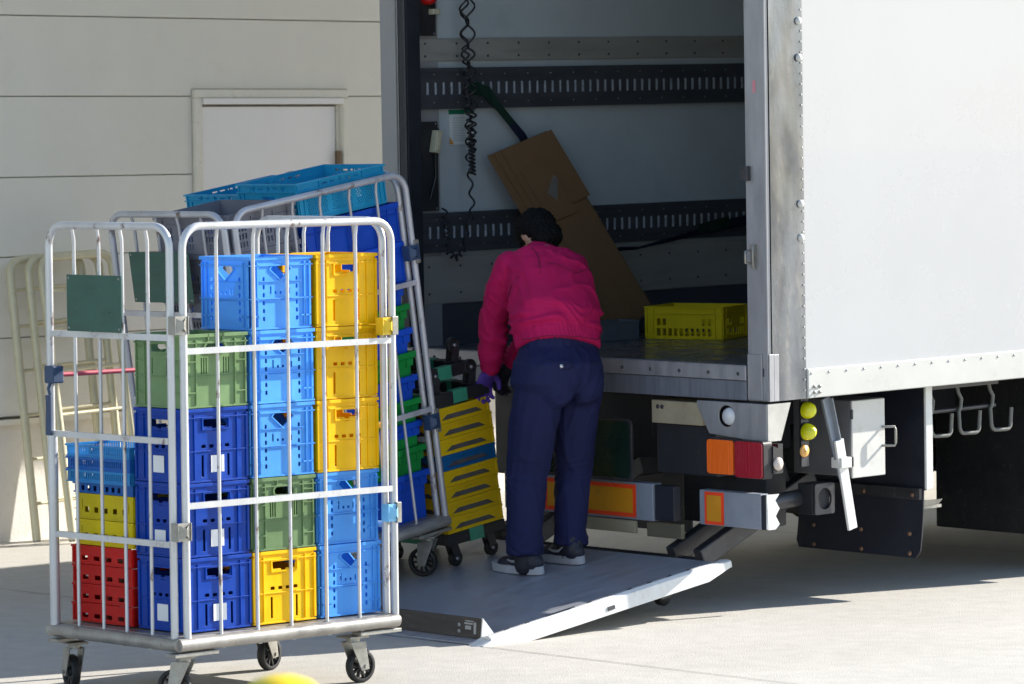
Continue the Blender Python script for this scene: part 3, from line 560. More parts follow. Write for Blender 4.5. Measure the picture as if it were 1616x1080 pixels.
part(MB().box(.05, .07, .56, .77, .285, .35), 'tread_bracket', mat('dull bronze steel', (.16, .14, .10), .5, .3), .004)
u2 = part(MB().box(.02, .07, .072, .425, .362, .508), 'underrun_bar', 'greypaint', .004)
refl(.282, .392, .366, .502, u2, .014)
part(MB().box(.022, .072, .044, .070, .362, .506), 'bar_band', 'navy', .002, u2)
part(MB().plate([(-.022, 0), (.02, .0), (.045, .02), (.022, .055), (.045, .085), (.02, .12), (.045, .145), (.0, .146), (-.03, .146)], [], (.05, .036, .362), (1, 0, 0), (0, 0, 1), .004), 'bar_end', 'whitepaint', parent=u2)
part(MB().box(.022, .068, .037, .043, .365, .505), 'bar_cap', 'whitepaint', parent=u2)
part(MB().tube([(.075, .2, .44), (.42, .2, .46)], .035, 14), 'bar_support', 'dsteel')
fl2 = part(MB().plate(rrect(0, 0, .12, .13, .01), [rrect(.0, 0, .082, .09, .04, 6)], (.44, .10, .455), (1, 0, 0), (0, 0, 1), .01), 'flange_plate', 'dsteel')
part(MB().box(.38, .50, .115, .20, .39, .52), 'bar_mount', 'chassis', .004, fl2)
# lift arms
for y in (.46, .62, 1.52, 1.7): part(MB().bar((.05, y, .21), (.75, y, .50), .05, .085), 'lift_arm', 'dsteel', .006)
part(MB().tube([(.1, .5, .19), (.1, 1.9, .19)], .02, 12), 'hinge_shaft', 'dsteel')

# ---- lift platform (in ramp coordinates)
pf = bpy.data.objects.new('lift_platform', None); COL.objects.link(pf); pf.parent = tk; pf.matrix_local = sub(Matrix.Identity(4), (-1.40, .20, .03), R_(7.8))
def pp(mb, name, m, bevel=0): return mb.build(name, m, pf, bevel=bevel)
PW = 1.95
pp(MB().box(-.03, 1.385, .05, PW, -.035, 0), 'deck', 'deck', .002)
rr_ = MB(); prof = [(.075, .0015), (.060, .014), (.018, .022), (.002, .012), (.0, -.046), (.02, -.052), (.07, -.036)]
vs = []; xs = [0.02, 1.25, 1.40]
for i, x in enumerate(xs):
    for (y, z) in prof: vs.append((x, y+(.0 if i < 2 else .012), z if i < 2 else z*.4-.0))
n_ = len(prof); fs = [(i*n_+k, (i+1)*n_+k, (i+1)*n_+(k+1) % n_, i*n_+(k+1) % n_) for i in range(2) for k in range(n_)]+[tuple(reversed(range(n_))), tuple(range(2*n_, 3*n_))]
rr_.add(vs, fs); sr_ = pp(rr_, 'side_rail', 'whitepaint', .002)
p = MB()
for i in range(10): p.box(.12+.115*i, .145+.115*i, .03, .034, .0205, .024)
p.box(.36, .52, .040, .043, .0185, .022); p.box(.66, .70, -.003, .0, -.028, -.012); p.build('rail_slots', 'dsteel', sr_)
gr_ = MB(); gr_.box(.03, 1.24, .0305, .0325, .0175, .0212); gr_.build('rail_groove', mat('grey sealant line', (.35, .35, .34), .6), sr_)
tp = MB(); tp.hexa([(-.23, .06, -.052), (-.23, .06, -.048), (-.23, PW, -.052), (-.23, PW, -.048), (-.032, .055, -.03), (-.032, .055, -.004), (-.032, PW, -.03), (-.032, PW, -.004)]); pp(tp, 'tip_lip', mat('scuffed pale steel lip', (.30, .32, .345), .45, .35, var=.25, dirt=(.42, .42, .42), dirt_amt=.4, dscale=8, stretch=(3, .7, 1)), .001)
tc_ = MB(); tc_.hexa([(-.20, -.012, -.05), (-.20, -.012, -.04), (-.20, .058, -.05), (-.20, .058, -.036), (.02, -.005, -.045), (.02, -.005, .008), (.02, .07, -.03), (.02, .07, .012)]); pp(tc_, 'rail_nose', 'whitepaint', .004)
stp = MB(); stp.hexa([(.03, .075, .002), (.045, .075, .082), (.03, PW-.1, .002), (.045, PW-.1, .082), (.045, .075, .002), (.052, .075, .082), (.045, PW-.1, .002), (.052, PW-.1, .082)]); so_ = pp(stp, 'roll_stop', 'stop', .002)
p = MB(); p.add([(.028, .068, 0), (.05, .068, .084), (.105, .068, 0), (.028, .074, 0), (.05, .074, .084), (.105, .074, 0)], [(0, 1, 2), (5, 4, 3), (0, 3, 4, 1), (1, 4, 5, 2)]); p.build('stop_gusset', 'whitepaint', so_)
p = MB()
for (y0, y1, z0, z1) in ((.12, .17, .055, .062), (.13, .165, .035, .05), (.10, .115, .02, .065), (.115, .165, .066, .07)):
    xa = .030+.015*(z0-.002)/.08-.0015; xb = .030+.015*(z1-.002)/.08-.0015; p.add([(xa, y0, z0), (xa, y1, z0), (xb, y1, z1), (xb, y0, z1)], [(0, 1, 2, 3)])
for z in (.025, .05): xa = .030+.015*(z-.002)/.08-.001; p.lathe([(.008, 0), (.007, .002), (0, .002)], (xa, .20, z), (-1, 0, 0), 10)
p.build('stop_decals', mat('worn grey decal', (.35, .35, .35), .6), so_)
MB().box(-.075, .0, .10, .28, -.012, -.006, Matrix.Rotation(.06, 4, 'Z')).build('hinge_tongue', 'zinc', pf, bevel=.001)
for y in (.31, 1.5):
    q = MB(); q.lathe([(.0, -.0), (.032, 0), (.038, .006), (.038, .034), (.032, .04), (0, .04)], (1.29, y, -.145), (0, 1, 0), 20); a = q.build('support_roller', 'rubber', pf)
    MB().box(1.26, 1.32, y-.006, y-.001, -.15, -.03).build('roller_bracket', 'dsteel', a)
MB().box(.9, 1.2, .3, .36, -.075, -.036).build('under_beam', 'dsteel', pf, bevel=.003)

# ================================================================ crates
def corner_loop(w_, d_, z0, z1, pr, o, t=.004):
    """a band all round, proud of the wall by pr"""
    o.box(-pr, w_+pr, -pr, t, z0, z1); o.box(-pr, w_+pr, d_-t, d_+pr, z0, z1); o.box(-pr, t, t, d_-t, z0, z1); o.box(w_-t, w_+pr, t, d_-t, z0, z1)
def walls(o, w_, d_, h, fh, t=.0035, z0=0.0):
    """four holed walls; fh(width) gives holes"""
    for (O, U, L) in (((0, 0, z0), (1, 0, 0), w_), ((w_, d_, z0), (-1, 0, 0), w_), ((0, d_, z0), (0, -1, 0), d_), ((w_, 0, z0), (0, 1, 0), d_)):
        o.plate([(0, 0), (L, 0), (L, h-z0), (0, h-z0)], fh(L), O, U, (0, 0, 1), t)
def wallribs(o, w_, d_, L_of, pr=.006):
    """L_of(width) -> list of (x0,x1,z0,z1) ribs standing proud of every wall"""
    for (x0, x1, z0, z1) in L_of(w_): o.box(x0, x1, -pr, .0, z0, z1); o.box(w_-x1, w_-x0, d_, d_+pr, z0, z1)
    for (x0, x1, z0, z1) in L_of(d_): o.box(-pr, 0, d_-x1, d_-x0, z0, z1); o.box(w_, w_+pr, x0, x1, z0, z1)
def ring_on(o, w_, d_, fn, pr=.004):
    for (O, U, L) in (((0, -pr, 0), (1, 0, 0), w_), ((w_, d_+pr, 0), (-1, 0, 0), w_), ((-pr, d_, 0), (0, -1, 0), d_), ((w_+pr, 0, 0), (0, 1, 0), d_)):
        for outer, holes in fn(L): o.plate(outer, holes, O, U, (0, 0, 1), pr)
CW, CD, CH = .288, .268, .2645     # body inside an 8 mm rim all round
PR = .006
def crate_mesh(style):
    o = MB(); h = CH-.003
    ribsv = lambda L: [(.004, .012, .01, h-.02), (.030, .036, .01, h-.02), (L-.012, L-.004, .01, h-.02), (L-.036, L-.030, .01, h-.02), (L*.5-.115*L/.288, L*.5-.11*L/.288, .01, h*.4), (L*.5+.11*L/.288, L*.5+.115*L/.288, .01, h*.4)]
    if style == 'diamond':
        def pent(c, z, s=1): return [(c-.048*s, z-.002*s), (c, z-.040*s), (c+.048*s, z-.002*s), (c+.036*s, z+.013*s), (c-.036*s, z+.013*s)]
        def fh(L):
            c = L/2; hs = [pent(c, h*.83)]
            for s in (-1, 1):
                for i in range(6): hs.append(rrect(c+s*.078, .038+.0285*i, .010, .017, .0045, 3))
            hs += [rrect(c-.045, h*.535, .007, .030, .003, 2), rrect(c-.022, h*.50, .010, .011, .0045, 3), rrect(c+.002, h*.50, .010, .011, .0045, 3), rrect(c+.025, h*.52, .006, .022, .0028, 2), rrect(c+.042, h*.52, .006, .022, .0028, 2)]
            return hs
        walls(o, CW, CD, h, fh)
        ring_on(o, CW, CD, lambda L: [(pent(L/2, h*.83, 1.16), [pent(L/2, h*.83, 1.0)])])
        wallribs(o, CW, CD, lambda L: ribsv(L)+[(.045, L-.045, h*.655, h*.663), (L*.5-.066, L*.5+.066, h*.40, h*.404)])
        corner_loop(CW, CD, h*.415, h*.43, PR, o)
        wallribs(o, CW, CD, lambda L: [(.004, .05, .045, .05), (L-.05, L-.004, .045, .05)])
    elif style == 'slot':
        def fh(L):
            c = L/2; z = h*.80
            hs = [[(c-.052, z-.013), (c-.014, z-.013), (c-.012, z-.028), (c+.006, z-.028), (c+.008, z-.013), (c+.052, z-.013), (c+.055, z+.013), (c-.055, z+.013)]]
            for i in range(4): hs.append(rrect(c-.054+.036*i, h*.485, .020, .012, .003, 2))
            for s in (-1, 1): hs.append(rrect(c+s*.059, h*.22, .010, .078, .003, 2))
            return hs
        walls(o, CW, CD, h, fh)
        ring_on(o, CW, CD, lambda L: [(rrect(L/2, h*.79, .128, .046, .004, 2), [rrect(L/2, h*.80-.002, .116, .034, .003, 2)])], .005)
        wallribs(o, CW, CD, lambda L: [(-.004, .006, .01, h-.02), (L-.006, L+.004, .01, h-.02), (.044, .048, .01, h-.02), (L-.048, L-.044, .01, h-.02)], .005)
        corner_loop(CW, CD, h*.415, h*.43, PR*.7, o)
    else:  # oval
        def fh(L):
            c = L/2; hs = [rrect(c, h*.81, .088, .026, .0128, 4)]
            for s in (-1, 1):
                for i in range(3): hs.append(rrect(c+s*(.040+.011*i), h*.565, .0055, .058, .002, 2))
            return hs
        walls(o, CW, CD, h, fh)
        ring_on(o, CW, CD, lambda L: [(rrect(L/2, h*.81, .106, .044, .0215, 5), [rrect(L/2, h*.81, .09, .028, .0135, 5)])], .005)
        wallribs(o, CW, CD, lambda L: [(.004, .010, .01, h-.02), (.052, .057, .01, h-.02), (L-.010, L-.004, .01, h-.02), (L-.057, L-.052, .01, h-.02), (L/2-.035, L/2-.031, h*.90, h), (L/2+.031, L/2+.035, h*.9, h)]+[(.01, .055, z, z+.004) for z in (h*.2, h*.62, h*.8)]+[(L-.055, L-.01, z, z+.004) for z in (h*.2, h*.62, h*.8)])
        corner_loop(CW, CD, h*.415, h*.428, PR*.8, o)
    corner_loop(CW, CD, h-.012, h, PR, o); corner_loop(CW, CD, h-.034, h-.030, PR, o, .003); corner_loop(CW, CD, .0, .006, PR*.6, o)
    o.box(.004, CW-.004, .004, CD-.004, .004, .008)
    return o
CREG = {}
def proto(key, mb, m, bevel=0):
    me_o = mb.build(key, m, bevel=bevel)
    if bevel:
        dg = bpy.context.evaluated_depsgraph_get(); me = bpy.data.meshes.new_from_object(me_o.evaluated_get(dg))
    else: me = me_o.data
    bpy.data.objects.remove(me_o); CREG[key] = me; return me
def put(name, key, Mx, label, cat, group=None, mname=None, colour=None):
    me = CREG[key]
    if colour:
        k2 = key+'/'+colour
        if k2 not in CREG: c = me.copy(); c.materials.clear(); c.materials.append(M[colour]); CREG[k2] = c
        me = CREG[k2]
    o = bpy.data.objects.new(name, me); COL.objects.link(o); o.matrix_world = Mx; return props(o, label, cat, group)
Tr = Matrix.Translation
def jit(a=.004, r=.006): return Tr((random.uniform(-a, a), random.uniform(-a, a), 0)) @ Matrix.Rotation(random.uniform(-r, r), 4, 'Z')
for st_ in ('diamond', 'slot', 'oval'): proto(st_, crate_mesh(st_), 'lblue', .0012)
lb_me = proto('lab', MB().box(0, .060, -.0012, -.0004, 0, .060), 'label')
Z0 = .253; PIT = .2645
cols = {'A': (.078, [('slot', 'dblue')]*3+[('oval', 'green')]), 'B': (.388, [('slot', 'yellow'), ('oval', 'green')]+[('diamond', 'lblue')]*3), 'C': (.700, [('diamond', 'lblue')]*2+[('slot', 'yellow')]*3)}
cname = {'dblue': 'dark blue', 'green': 'sage green', 'yellow': 'amber yellow', 'lblue': 'light blue'}
where = {'A': 'near corner stack', 'B': 'middle stack', 'C': 'right hand stack'}
for c, (x, lst) in cols.items():
    for i, (st_, co) in enumerate(lst):
        pos = 'bottom crate' if i == 0 else ('topmost crate' if i == len(lst)-1 else ['', 'second crate up', 'third crate up', 'fourth crate up'][i])
        det = {'slot': 'with a slot handle', 'oval': 'with an oval handle', 'diamond': 'with a V shaped handle hole'}[st_]
        lab = '%s crate %s, %s, %s of front cage' % (cname[co], det.replace(' hole', '').replace('with a ', 'with '), pos.replace(' crate', ''), where[c])
        cr_o = put('plastic_crate', st_, R1 @ Tr((x, .052, Z0+PIT*i)) @ jit(.003, .004), lab, 'crate', 'bottle crates in the front cage', colour=co)
        if co == 'dblue':
            for k in range(2):
                l = bpy.data.objects.new('paper_label', lb_me); COL.objects.link(l); l.parent = cr_o
                if k == 0: l.matrix_local = Tr((CW/2-.030+random.uniform(-.006, .006), -.003, .034))
                else: l.matrix_local = Tr((-.003, CD/2+.030+random.uniform(-.006, .006), .034)) @ Matrix.Rotation(R_(-90), 4, 'Z')
# shallow trays of the rear-left stack
def tray_mesh(w_, d_, h, n, hh, hz, hw, prr=.005):
    o = MB(); 
    def fh(L): k = max(2, round(n*L/d_)); return [rect(L*(i+1)/(k+1), hz, hw, hh) for i in range(k)]+[rect(.03, h*.55, .004, h*.45), rect(L-.03, h*.55, .004, h*.45)]
    walls(o, w_, d_, h-.002, fh, .003); corner_loop(w_, d_, h-.010, h-.002, prr, o); corner_loop(w_, d_, 0, .005, prr*.5, o)
    wallribs(o, w_, d_, lambda L: [(.0, .008, .004, h-.008), (L-.008, L, .004, h-.008)], .004)
    o.box(.004, w_-.004, .004, d_-.004, .003, .007); return o
proto('redtray', tray_mesh(.50, .345, .0695, 4, .016, .022, .034), 'red'); proto('yeltray', tray_mesh(.48, .33, .094, 5, .020, .034, .024), 'lemon')
def basket_mesh(w_, d_, h, low):
    o = MB()
    def fh(L): k = int((L-.03)/.011); return [rect(.018+(L-.036)*(i+.5)/k, h*.52, .005, h*.50) for i in range(k)] if not low else [rect(.03+(L-.06)*(i+.5)/8, h*.45, .018, h*.45) for i in range(8)]
    walls(o, w_, d_, h-.001, fh, .003); corner_loop(w_, d_, h-.008, h-.001, .006, o); corner_loop(w_, d_, 0, .005, .004, o); o.box(.004, w_-.004, .004, d_-.004, .001, .004); return o
proto('basket', basket_mesh(.50, .365, .046, False), 'basket'); proto('basketlow', basket_mesh(.48, .34, .040, True), 'basket')
z = .253
ords = ['bottom', 'second', 'third', 'top']
for i in range(4): put('shallow_tray', 'redtray', R1 @ Tr((.075, .352, z)) @ jit(.003), 'shallow red tray, %s of the four red trays in the front cage' % ords[i], 'tray', 'shallow trays in the front cage'); z += .0695
for i in range(2): put('shallow_tray', 'yeltray', R1 @ Tr((.085, .356, z)) @ jit(.003), 'lemon yellow tray with square holes, %s of two above the red trays' % ['lower', 'upper'][i], 'tray', 'shallow trays in the front cage'); z += .094
put('shallow_basket', 'basketlow', R1 @ Tr((.085, .354, z)), 'narrow blue basket with large holes resting on the lemon yellow trays', 'basket', 'blue baskets in the front cage'); z += .040
for i, c in enumerate(('basket2', 'basket', 'basket2')): put('shallow_basket', 'basket', R1 @ Tr((.068, .348, z)) @ jit(.005), ['light blue slatted basket, lowest of the three wide ones in the front cage', 'darker blue slatted basket between two lighter ones in the front cage', 'light blue slatted basket on top of the rear left stack in the front cage'][i], 'basket', 'blue baskets in the front cage', colour=c); z += .046

# ---- second cage load
def box_mesh(w_, d_, h, m=None, ribs=6, taper=0.0, fancy='tote'):
    o = MB()
    if fancy == 'tote':
        tx = taper; t = .004
        def fr(z, s): return [(s, s, z), (w_-s, s, z), (w_-s, d_-s, z), (s, d_-s, z)]
        hb = h*.70
        L = [fr(0, tx+.006), fr(hb, .022), fr(hb, .012), fr(h*.86, .010), fr(h*.88, .0), fr(h, .0), fr(h, .012), fr(h*.9, .016), fr(.006, tx+.012)]
        vs = [v for r in L for v in r]; fs = [(i*4+k, i*4+(k+1) % 4, (i+1)*4+(k+1) % 4, (i+1)*4+k) for i in range(len(L)-1) for k in range(4)]; fs += [(3, 2, 1, 0), tuple(len(L)*4-4+k for k in range(4))]
        o.add(vs, fs)
        for i in range(5):
            x = w_*(i+.5)/5; o.hexa([(x-.003, .004, hb), (x-.003, .004, h*.88), (x-.003, .02, hb), (x-.003, .02, h*.88), (x+.003, .004, hb), (x+.003, .004, h*.88), (x+.003, .02, hb), (x+.003, .02, h*.88)])
        for i in range(3):
            y = d_*(i+.5)/3
            for x0, x1 in ((.004, .02), (w_-.02, w_-.004)): o.box(x0, x1, y-.003, y+.003, hb, h*.88)
    return o
proto('tote', box_mesh(.53, .37, .205, taper=.02), 'royal', .0015)
def straight_box():
    o = MB(); w_, d_, h = .55, .38, .166; walls(o, w_, d_, h, lambda L: [], .004); corner_loop(w_, d_, h-.022, h, .007, o); corner_loop(w_, d_, h-.05, h-.046, .006, o); corner_loop(w_, d_, 0, .01, .003, o); o.box(.004, w_-.004, .004, d_-.004, .002, .008)
    wallribs(o, w_, d_, lambda L: [(x, x+.006, .01, h-.02) for x in (.004, .06, L*.5-.003, L-.066, L-.01)], .006); return o
proto('bluebox', straight_box(), 'royal', .0015)
def mesh_box():
    o = MB(); w_, d_, h = .50, .35, .165
    def dia(cx, cz, s): return [(cx-s, cz), (cx, cz-s*1.15), (cx+s, cz), (cx, cz+s*1.15)]
    def fh(L):
        hs = []
        nb_ = 3 if L > .4 else 2; bw = (L-.07)/nb_
        for b in range(nb_):
            x0 = .035+bw*b+.010; n = int((bw-.02)/.0135)
            for r in range(7):
                for i in range(n-(r % 2)): hs.append(dia(x0+.007+.0135*i+(.00675 if r % 2 else 0), .028+.0098*r, .0042))
        if L < .4: hs = [hh for hh in hs if not (L/2-.045 < hh[0][0] < L/2+.04)]; hs.append(rrect(L/2, .07, .07, .085, .006, 2))
        for i in range(5): hs.append(rect(L*.5+(i-2)*.045, h-.022, .03, .008))
        return hs
    walls(o, w_, d_, h, fh, .0035); corner_loop(w_, d_, h-.008, h, .010, o); corner_loop(w_, d_, h-.038, h-.033, .009, o); corner_loop(w_, d_, 0, .012, .002, o); o.box(.004, w_-.004, .004, d_-.004, .002, .007)
    wallribs(o, w_, d_, lambda L: [(0, .006, .012, h-.008), (.028, .032, .012, h-.035), (L-.006, L, .012, h-.008), (L-.032, L-.028, .012, h-.035), (L*.5-.002, L*.5+.002, h-.035, h-.008), (L*.25, L*.25+.004, h-.035, h-.008), (L*.75, L*.75+.004, h-.035, h-.008)], .006); return o
proto('meshbox', mesh_box(), 'cyan')
def grey_mesh():
    o = MB(); w_, d_, h = .37, .44, .166
    def fh(L):
        hs = []; n = int((L-.09)/.017)
        for i in range(n):
            for r in range(3):
                if r == 2 and abs(i-n/2) < 4: continue
                hs.append(rect(.045+(L-.09)*(i+.5)/n, .03+.034*r, .010, .024))
        return [q for k, q in enumerate(hs) if (k//9) % 2 == 0 or L > 5]
    walls(o, w_, d_, h, fh, .0035); corner_loop(w_, d_, h-.022, h-.001, .007, o); corner_loop(w_, d_, h-.045, h-.041, .006, o); corner_loop(w_, d_, 0, .01, .003, o); o.box(.004, w_-.004, .004, d_-.004, .002, .008)
    wallribs(o, w_, d_, lambda L: [(x, x+.005, .01, h-.02) for x in (.004, .04, L*.33, L*.66, L-.045, L-.009)], .006); return o
proto('greybox', grey_mesh(), 'grey')
BZ = .248
nm = {'royal': 'royal blue', 'kgreen': 'bright green'}
tops = [(.453, 'royal'), (.562, 'kgreen'), (.665, 'royal'), (.762, 'kgreen'), (.862, 'royal'), (.962, 'kgreen'), (1.062, 'royal'), (1.165, 'kgreen'), (1.262, 'royal')]
onm = ['bottom', 'second', 'third', 'fourth', 'fifth', 'sixth', 'seventh', 'eighth', 'ninth']
for i, (zt, c) in enumerate(tops):
    put('nesting_tote', 'tote', R2 @ Tr((.462, .035, zt-.205)) @ jit(.003, .004), '%s nested tote, %s from the floor of the rear cage' % (nm[c], onm[i]), 'tote', 'nested totes in the rear cage', colour=c)
for i in range(2): put('storage_box', 'bluebox', R2 @ Tr((.44, .035, 1.264+.1665*i)) @ jit(.003), 'royal blue straight sided box, %s of two above the nested totes' % ['lower', 'upper'][i], 'box', 'blue boxes in the rear cage')
put('mesh_container', 'meshbox', R2 @ Tr((.447, .05, 1.600)), 'sky blue lattice container, front right on top of the rear cage load', 'container', 'sky blue containers')
for i in range(9): put('grey_crate', 'greybox', R2 @ Tr((.04, .04, BZ+.162*i)) @ jit(.003) @ Matrix.Scale(.973, 4, (0, 0, 1)), 'grey plastic crate, %s from the floor of the grey stack in the rear cage' % onm[i], 'crate', 'grey crates in the rear cage')
for i in range(8): put('storage_box', 'bluebox', R2 @ Tr((.43, .425, BZ+.1665*i)), 'royal blue box, %s from the floor in the rear row of the lift cage' % onm[i], 'box', 'blue boxes in the rear cage')
put('mesh_container', 'meshbox', R2 @ Tr((.52, .46, BZ+.1665*8+.003)) @ Matrix.Scale(.76, 4, (0, 0, 1)), 'sky blue container in the back row of the rear cage, behind the grey crates', 'container', 'sky blue containers')

# ================================================================ roll cages
def caster(par, x, y, ang, wheelr=.0625, yz=.0):
    c = MB(); ca, sa = math.cos(ang), math.sin(ang)
    Mx = Tr((x, y, 0)) @ Matrix.Rotation(ang, 4, 'Z')
    c.box(-.045, .045, -.04, .04, .168, .176, Mx); c.tube([Mx @ Vector((0, 0, .150)), Mx @ Vector((0, 0, .168))], .026, 14)
    for s in (-1, 1):
        c.hexa([Mx @ Vector(v) for v in ((-.034, s*.028-.0022, .152), (-.034, s*.028-.0022, .155), (-.034, s*.028+.0022, .152), (-.034, s*.028+.0022, .155), (.032, s*.028-.0022, .152), (.032, s*.028-.0022, .155), (.032, s*.028+.0022, .152), (.032, s*.028+.0022, .155))])
        c.hexa([Mx @ Vector(v) for v in ((.018, s*.028-.002, wheelr-.016), (-.034, s*.028-.002, .154), (.018, s*.028+.002, wheelr-.016), (-.034, s*.028+.002, .154), (.054, s*.028-.002, wheelr-.012), (.038, s*.028-.002, .154), (.054, s*.028+.002, wheelr-.012), (.038, s*.028+.002, .154))])
    c.tube([Mx @ Vector((.035, -.036, wheelr)), Mx @ Vector((.035, .036, wheelr))], .007, 10)
    co = c.build('caster', 'zinc', par, bevel=.0015)
    wm = MB(); cen = Mx @ Vector((.035, -.016, wheelr)); axd = (Mx.to_3x3() @ Vector((0, 1, 0)))
    wm.lathe([(wheelr*.76, .002), (wheelr*.93, .0), (wheelr, .006), (wheelr, .026), (wheelr*.93, .032), (wheelr*.76, .030), (wheelr*.76, .002)], cen, axd, 36)
    wo = wm.build('wheel', 'rubber', co)
    hm = MB(); hm.lathe([(.0, .0), (wheelr*.30, .0), (wheelr*.30, .032), (0, .032)], cen, axd, 16); u = (Mx.to_3x3() @ Vector((1, 0, 0))); v = Vector((0, 0, 1))
    for k in range(10):
        a = 2*math.pi*k/10; d = u*math.cos(a)+v*math.sin(a); cc = cen+axd*.016; hm.bar(cc+d*wheelr*.28, cc+d*wheelr*.78, .016, .006, d.cross(axd))
    hm.build('hub', 'black', co)
def cage(F, label, frame_m, Htop, board, n=1, blue='bluefit'):
    Lc, Wc = 1.02, .735; o = thing('roll_cage', F, label, 'roll cage', 'steel roll cages full of crates')
    r = .0140; rad = .078; zb = .215
    def upanel(fn, L, name, nb, rails, horiz=()):
        pts = [(0, zb), (0, .6), (0, 1.0), (0, Htop-rad)]+[(rad-rad*math.cos(R_(90*i/7)), Htop-rad+rad*math.sin(R_(90*i/7))) for i in range(1, 8)]+[(L-rad+rad*math.sin(R_(90*i/7)), Htop-rad+rad*math.cos(R_(90*i/7))) for i in range(0, 8)]+[(L, 1.0), (L, .6), (L, zb)]
        p = MB(); p.tube([fn(a, b, 0) for a, b in pts], r, 12)
        for i, zc in enumerate(rails): p.bar(fn(r*.6, zc, -.003), fn(L-r*.6, zc, -.003), .014, .0215) if True else None
        for i in range(nb):
            a = L*(i+1)/(nb+1)+(.004 if i % 2 else -.002); off = .010
            p.tube([fn(a, zb-.02, -.004), fn(a, zb+.03, off), fn(a, .6, off), fn(a, Htop-.05, off), fn(a, Htop-.004, .0)], .0067, 8)
        return p.build(name, frame_m, o)
    lp = upanel(lambda a, b, c: (a, .0+c, b), Lc-.036, 'long_panel', 5, [1.252, .708]); lp.location = (.036, 0, 0)
    e1 = upanel(lambda a, b, c: (0+c, a, b), Wc-.045, 'end_panel', 4, [1.30, .937, .573]); e1.location = (-.0, .026, 0)
    e2 = upanel(lambda a, b, c: (Lc-c, a, b), Wc-.02, 'end_panel', 4, [1.30, .937, .573]); e2.location = (-.012, .034, 0)
    b = MB()
    b.tube([(-.008, -.002, .221), (Lc+.008, -.002, .221)], .0245, 12); b.tube([(-.002, -.005, .221), (-.002, Wc, .221)], .0245, 12); b.tube([(Lc, 0, .222), (Lc, Wc, .222)], .0195, 12); b.tube([(0, Wc, .222), (Lc, Wc, .222)], .016, 12)
    for k in range(6): b.tube([(.02, .1+.11*k, .232), (Lc-.02, .1+.11*k, .232)], .007, 6)
    b.box(.01, Lc-.01, .01, Wc-.01, .238, .2475)
    MB().tube([(-.004, Wc-.030, .24), (-.004, Wc-.030, .93)], .0185, 12).build('post_sleeve', frame_m, o)
    b.build('base_frame', mat('dirty base steel', (.36, .34, .31), .42, .5, var=.3, dirt=(.16, .10, .07), dirt_amt=.55, dscale=10), o)
    for (x0, x1) in ((-.03, .17), (Lc-.18, Lc+.02)):
        for y in (.01, Wc-.05): MB().box(x0, x1, y-.022, y+.03, .178, .192).build('caster_bracket', 'zinc', o, bevel=.002)
    return o, (lp, e1, e2)
c1, pan1 = cage(R1, 'front steel roll cage on the concrete, packed with coloured bottle crates', 'cage', 1.69, True)
for (x, y, a) in ((.075, .07, 2.1), (.85, .045, -.02), (.86, .56, .25), (.06, .68, 1.25)): caster(c1, x, y, a)
def board(par, lbl, y0, y1, z0, z1):
    b = MB().box(-.024, -.0205, y0, y1, z0, z1).build('sign_board', 'board', par, bevel=.002); s = MB()
    for y in (y0+.012, y1-.012):
        for z in (z0+.012, z1-.012): s.lathe([(.005, 0), (.004, .002), (0, .003)], (-.024, y, z), (-1, 0, 0), 8)
    s.build('rivets', 'zinc', b)
board(c1, '', .272, .584, 1.312, 1.515)
# hinge clips, crossbar and latches of cage 1
def clip(par, x, y, z, m, ax):
    c = MB()
    if ax == 'x': 
        c.box(x-.03, x-.026, y-.022, y+.018, z-.032, z+.032); c.box(x+.028, x+.032, y-.022, y+.018, z-.032, z+.032); c.box(x-.026, x+.028, y-.018, y-.014, z-.032, z+.032)
        c.hexa([(x-.022, y-.0185, z-.026), (x-.022, y-.0185, z+.026), (x+.002, y-.032, z-.012), (x+.002, y-.032, z+.012), (x-.020, y-.0178, z-.026), (x-.020, y-.0178, z+.026), (x+.004, y-.030, z-.012), (x+.004, y-.030, z+.012)])
        c.hexa([(x+.002, y-.032, z-.012), (x+.002, y-.032, z+.012), (x+.022, y-.0185, z-.026), (x+.022, y-.0185, z+.026), (x+.002, y-.030, z-.012), (x+.002, y-.030, z+.012), (x+.022, y-.0178, z-.026), (x+.022, y-.0178, z+.026)])
    else: c.box(x-.022, x+.018, y-.03, y+.03, z-.034, z+.034)
    return c.build('corner_clip', m, par, bevel=.003)
clip(c1, .01, -.004, 1.345, 'zinc', 'x'); clip(c1, .01, -.004, .62, 'zinc', 'x')
clip(c1, 1.0, -.004, .62, 'cyfit', 'x'); clip(c1, .985, -.002, 1.305, 'yfit', 'x')
MB().box(1.012, 1.034, -.027, .02, .582, .658).build('clip_plate', 'zinc', c1, bevel=.002); MB().box(1.0, 1.028, -.027, .02, 1.272, 1.34).build('clip_plate', 'zinc', c1, bevel=.002)
cb_ = MB(); cb_.tube([(.02, .705, 1.148), (.95, .705, 1.148)], .009, 10); cbo = cb_.build('crossbar', 'pink', c1)
q = MB(); q.box(-.022, .03, .675, .728, 1.118, 1.182); q.build('crossbar_bracket', 'bluefit', cbo, bevel=.006)
q = MB(); q.box(-.024, -.016, .692, .72, .93, 1.075); q.tube([(-.012, .705, 1.075), (-.02, .705, 1.1), (-.01, .705, 1.12)], .006, 8); q.build('latch_strip', 'bluefit', c1, bevel=.002)
c2, pan2 = cage(R2, 'second steel roll cage on the tail lift, tilted, holding totes and grey crates', 'cage2', 1.715, True)
for (x, y, a) in ((.045, .05, .3), (.93, .03, 2.0), (.95, .62, .25), (.06, .66, 1.25)): caster(c2, x, y, a)
board(c2, '', .235, .60, 1.352, 1.562)
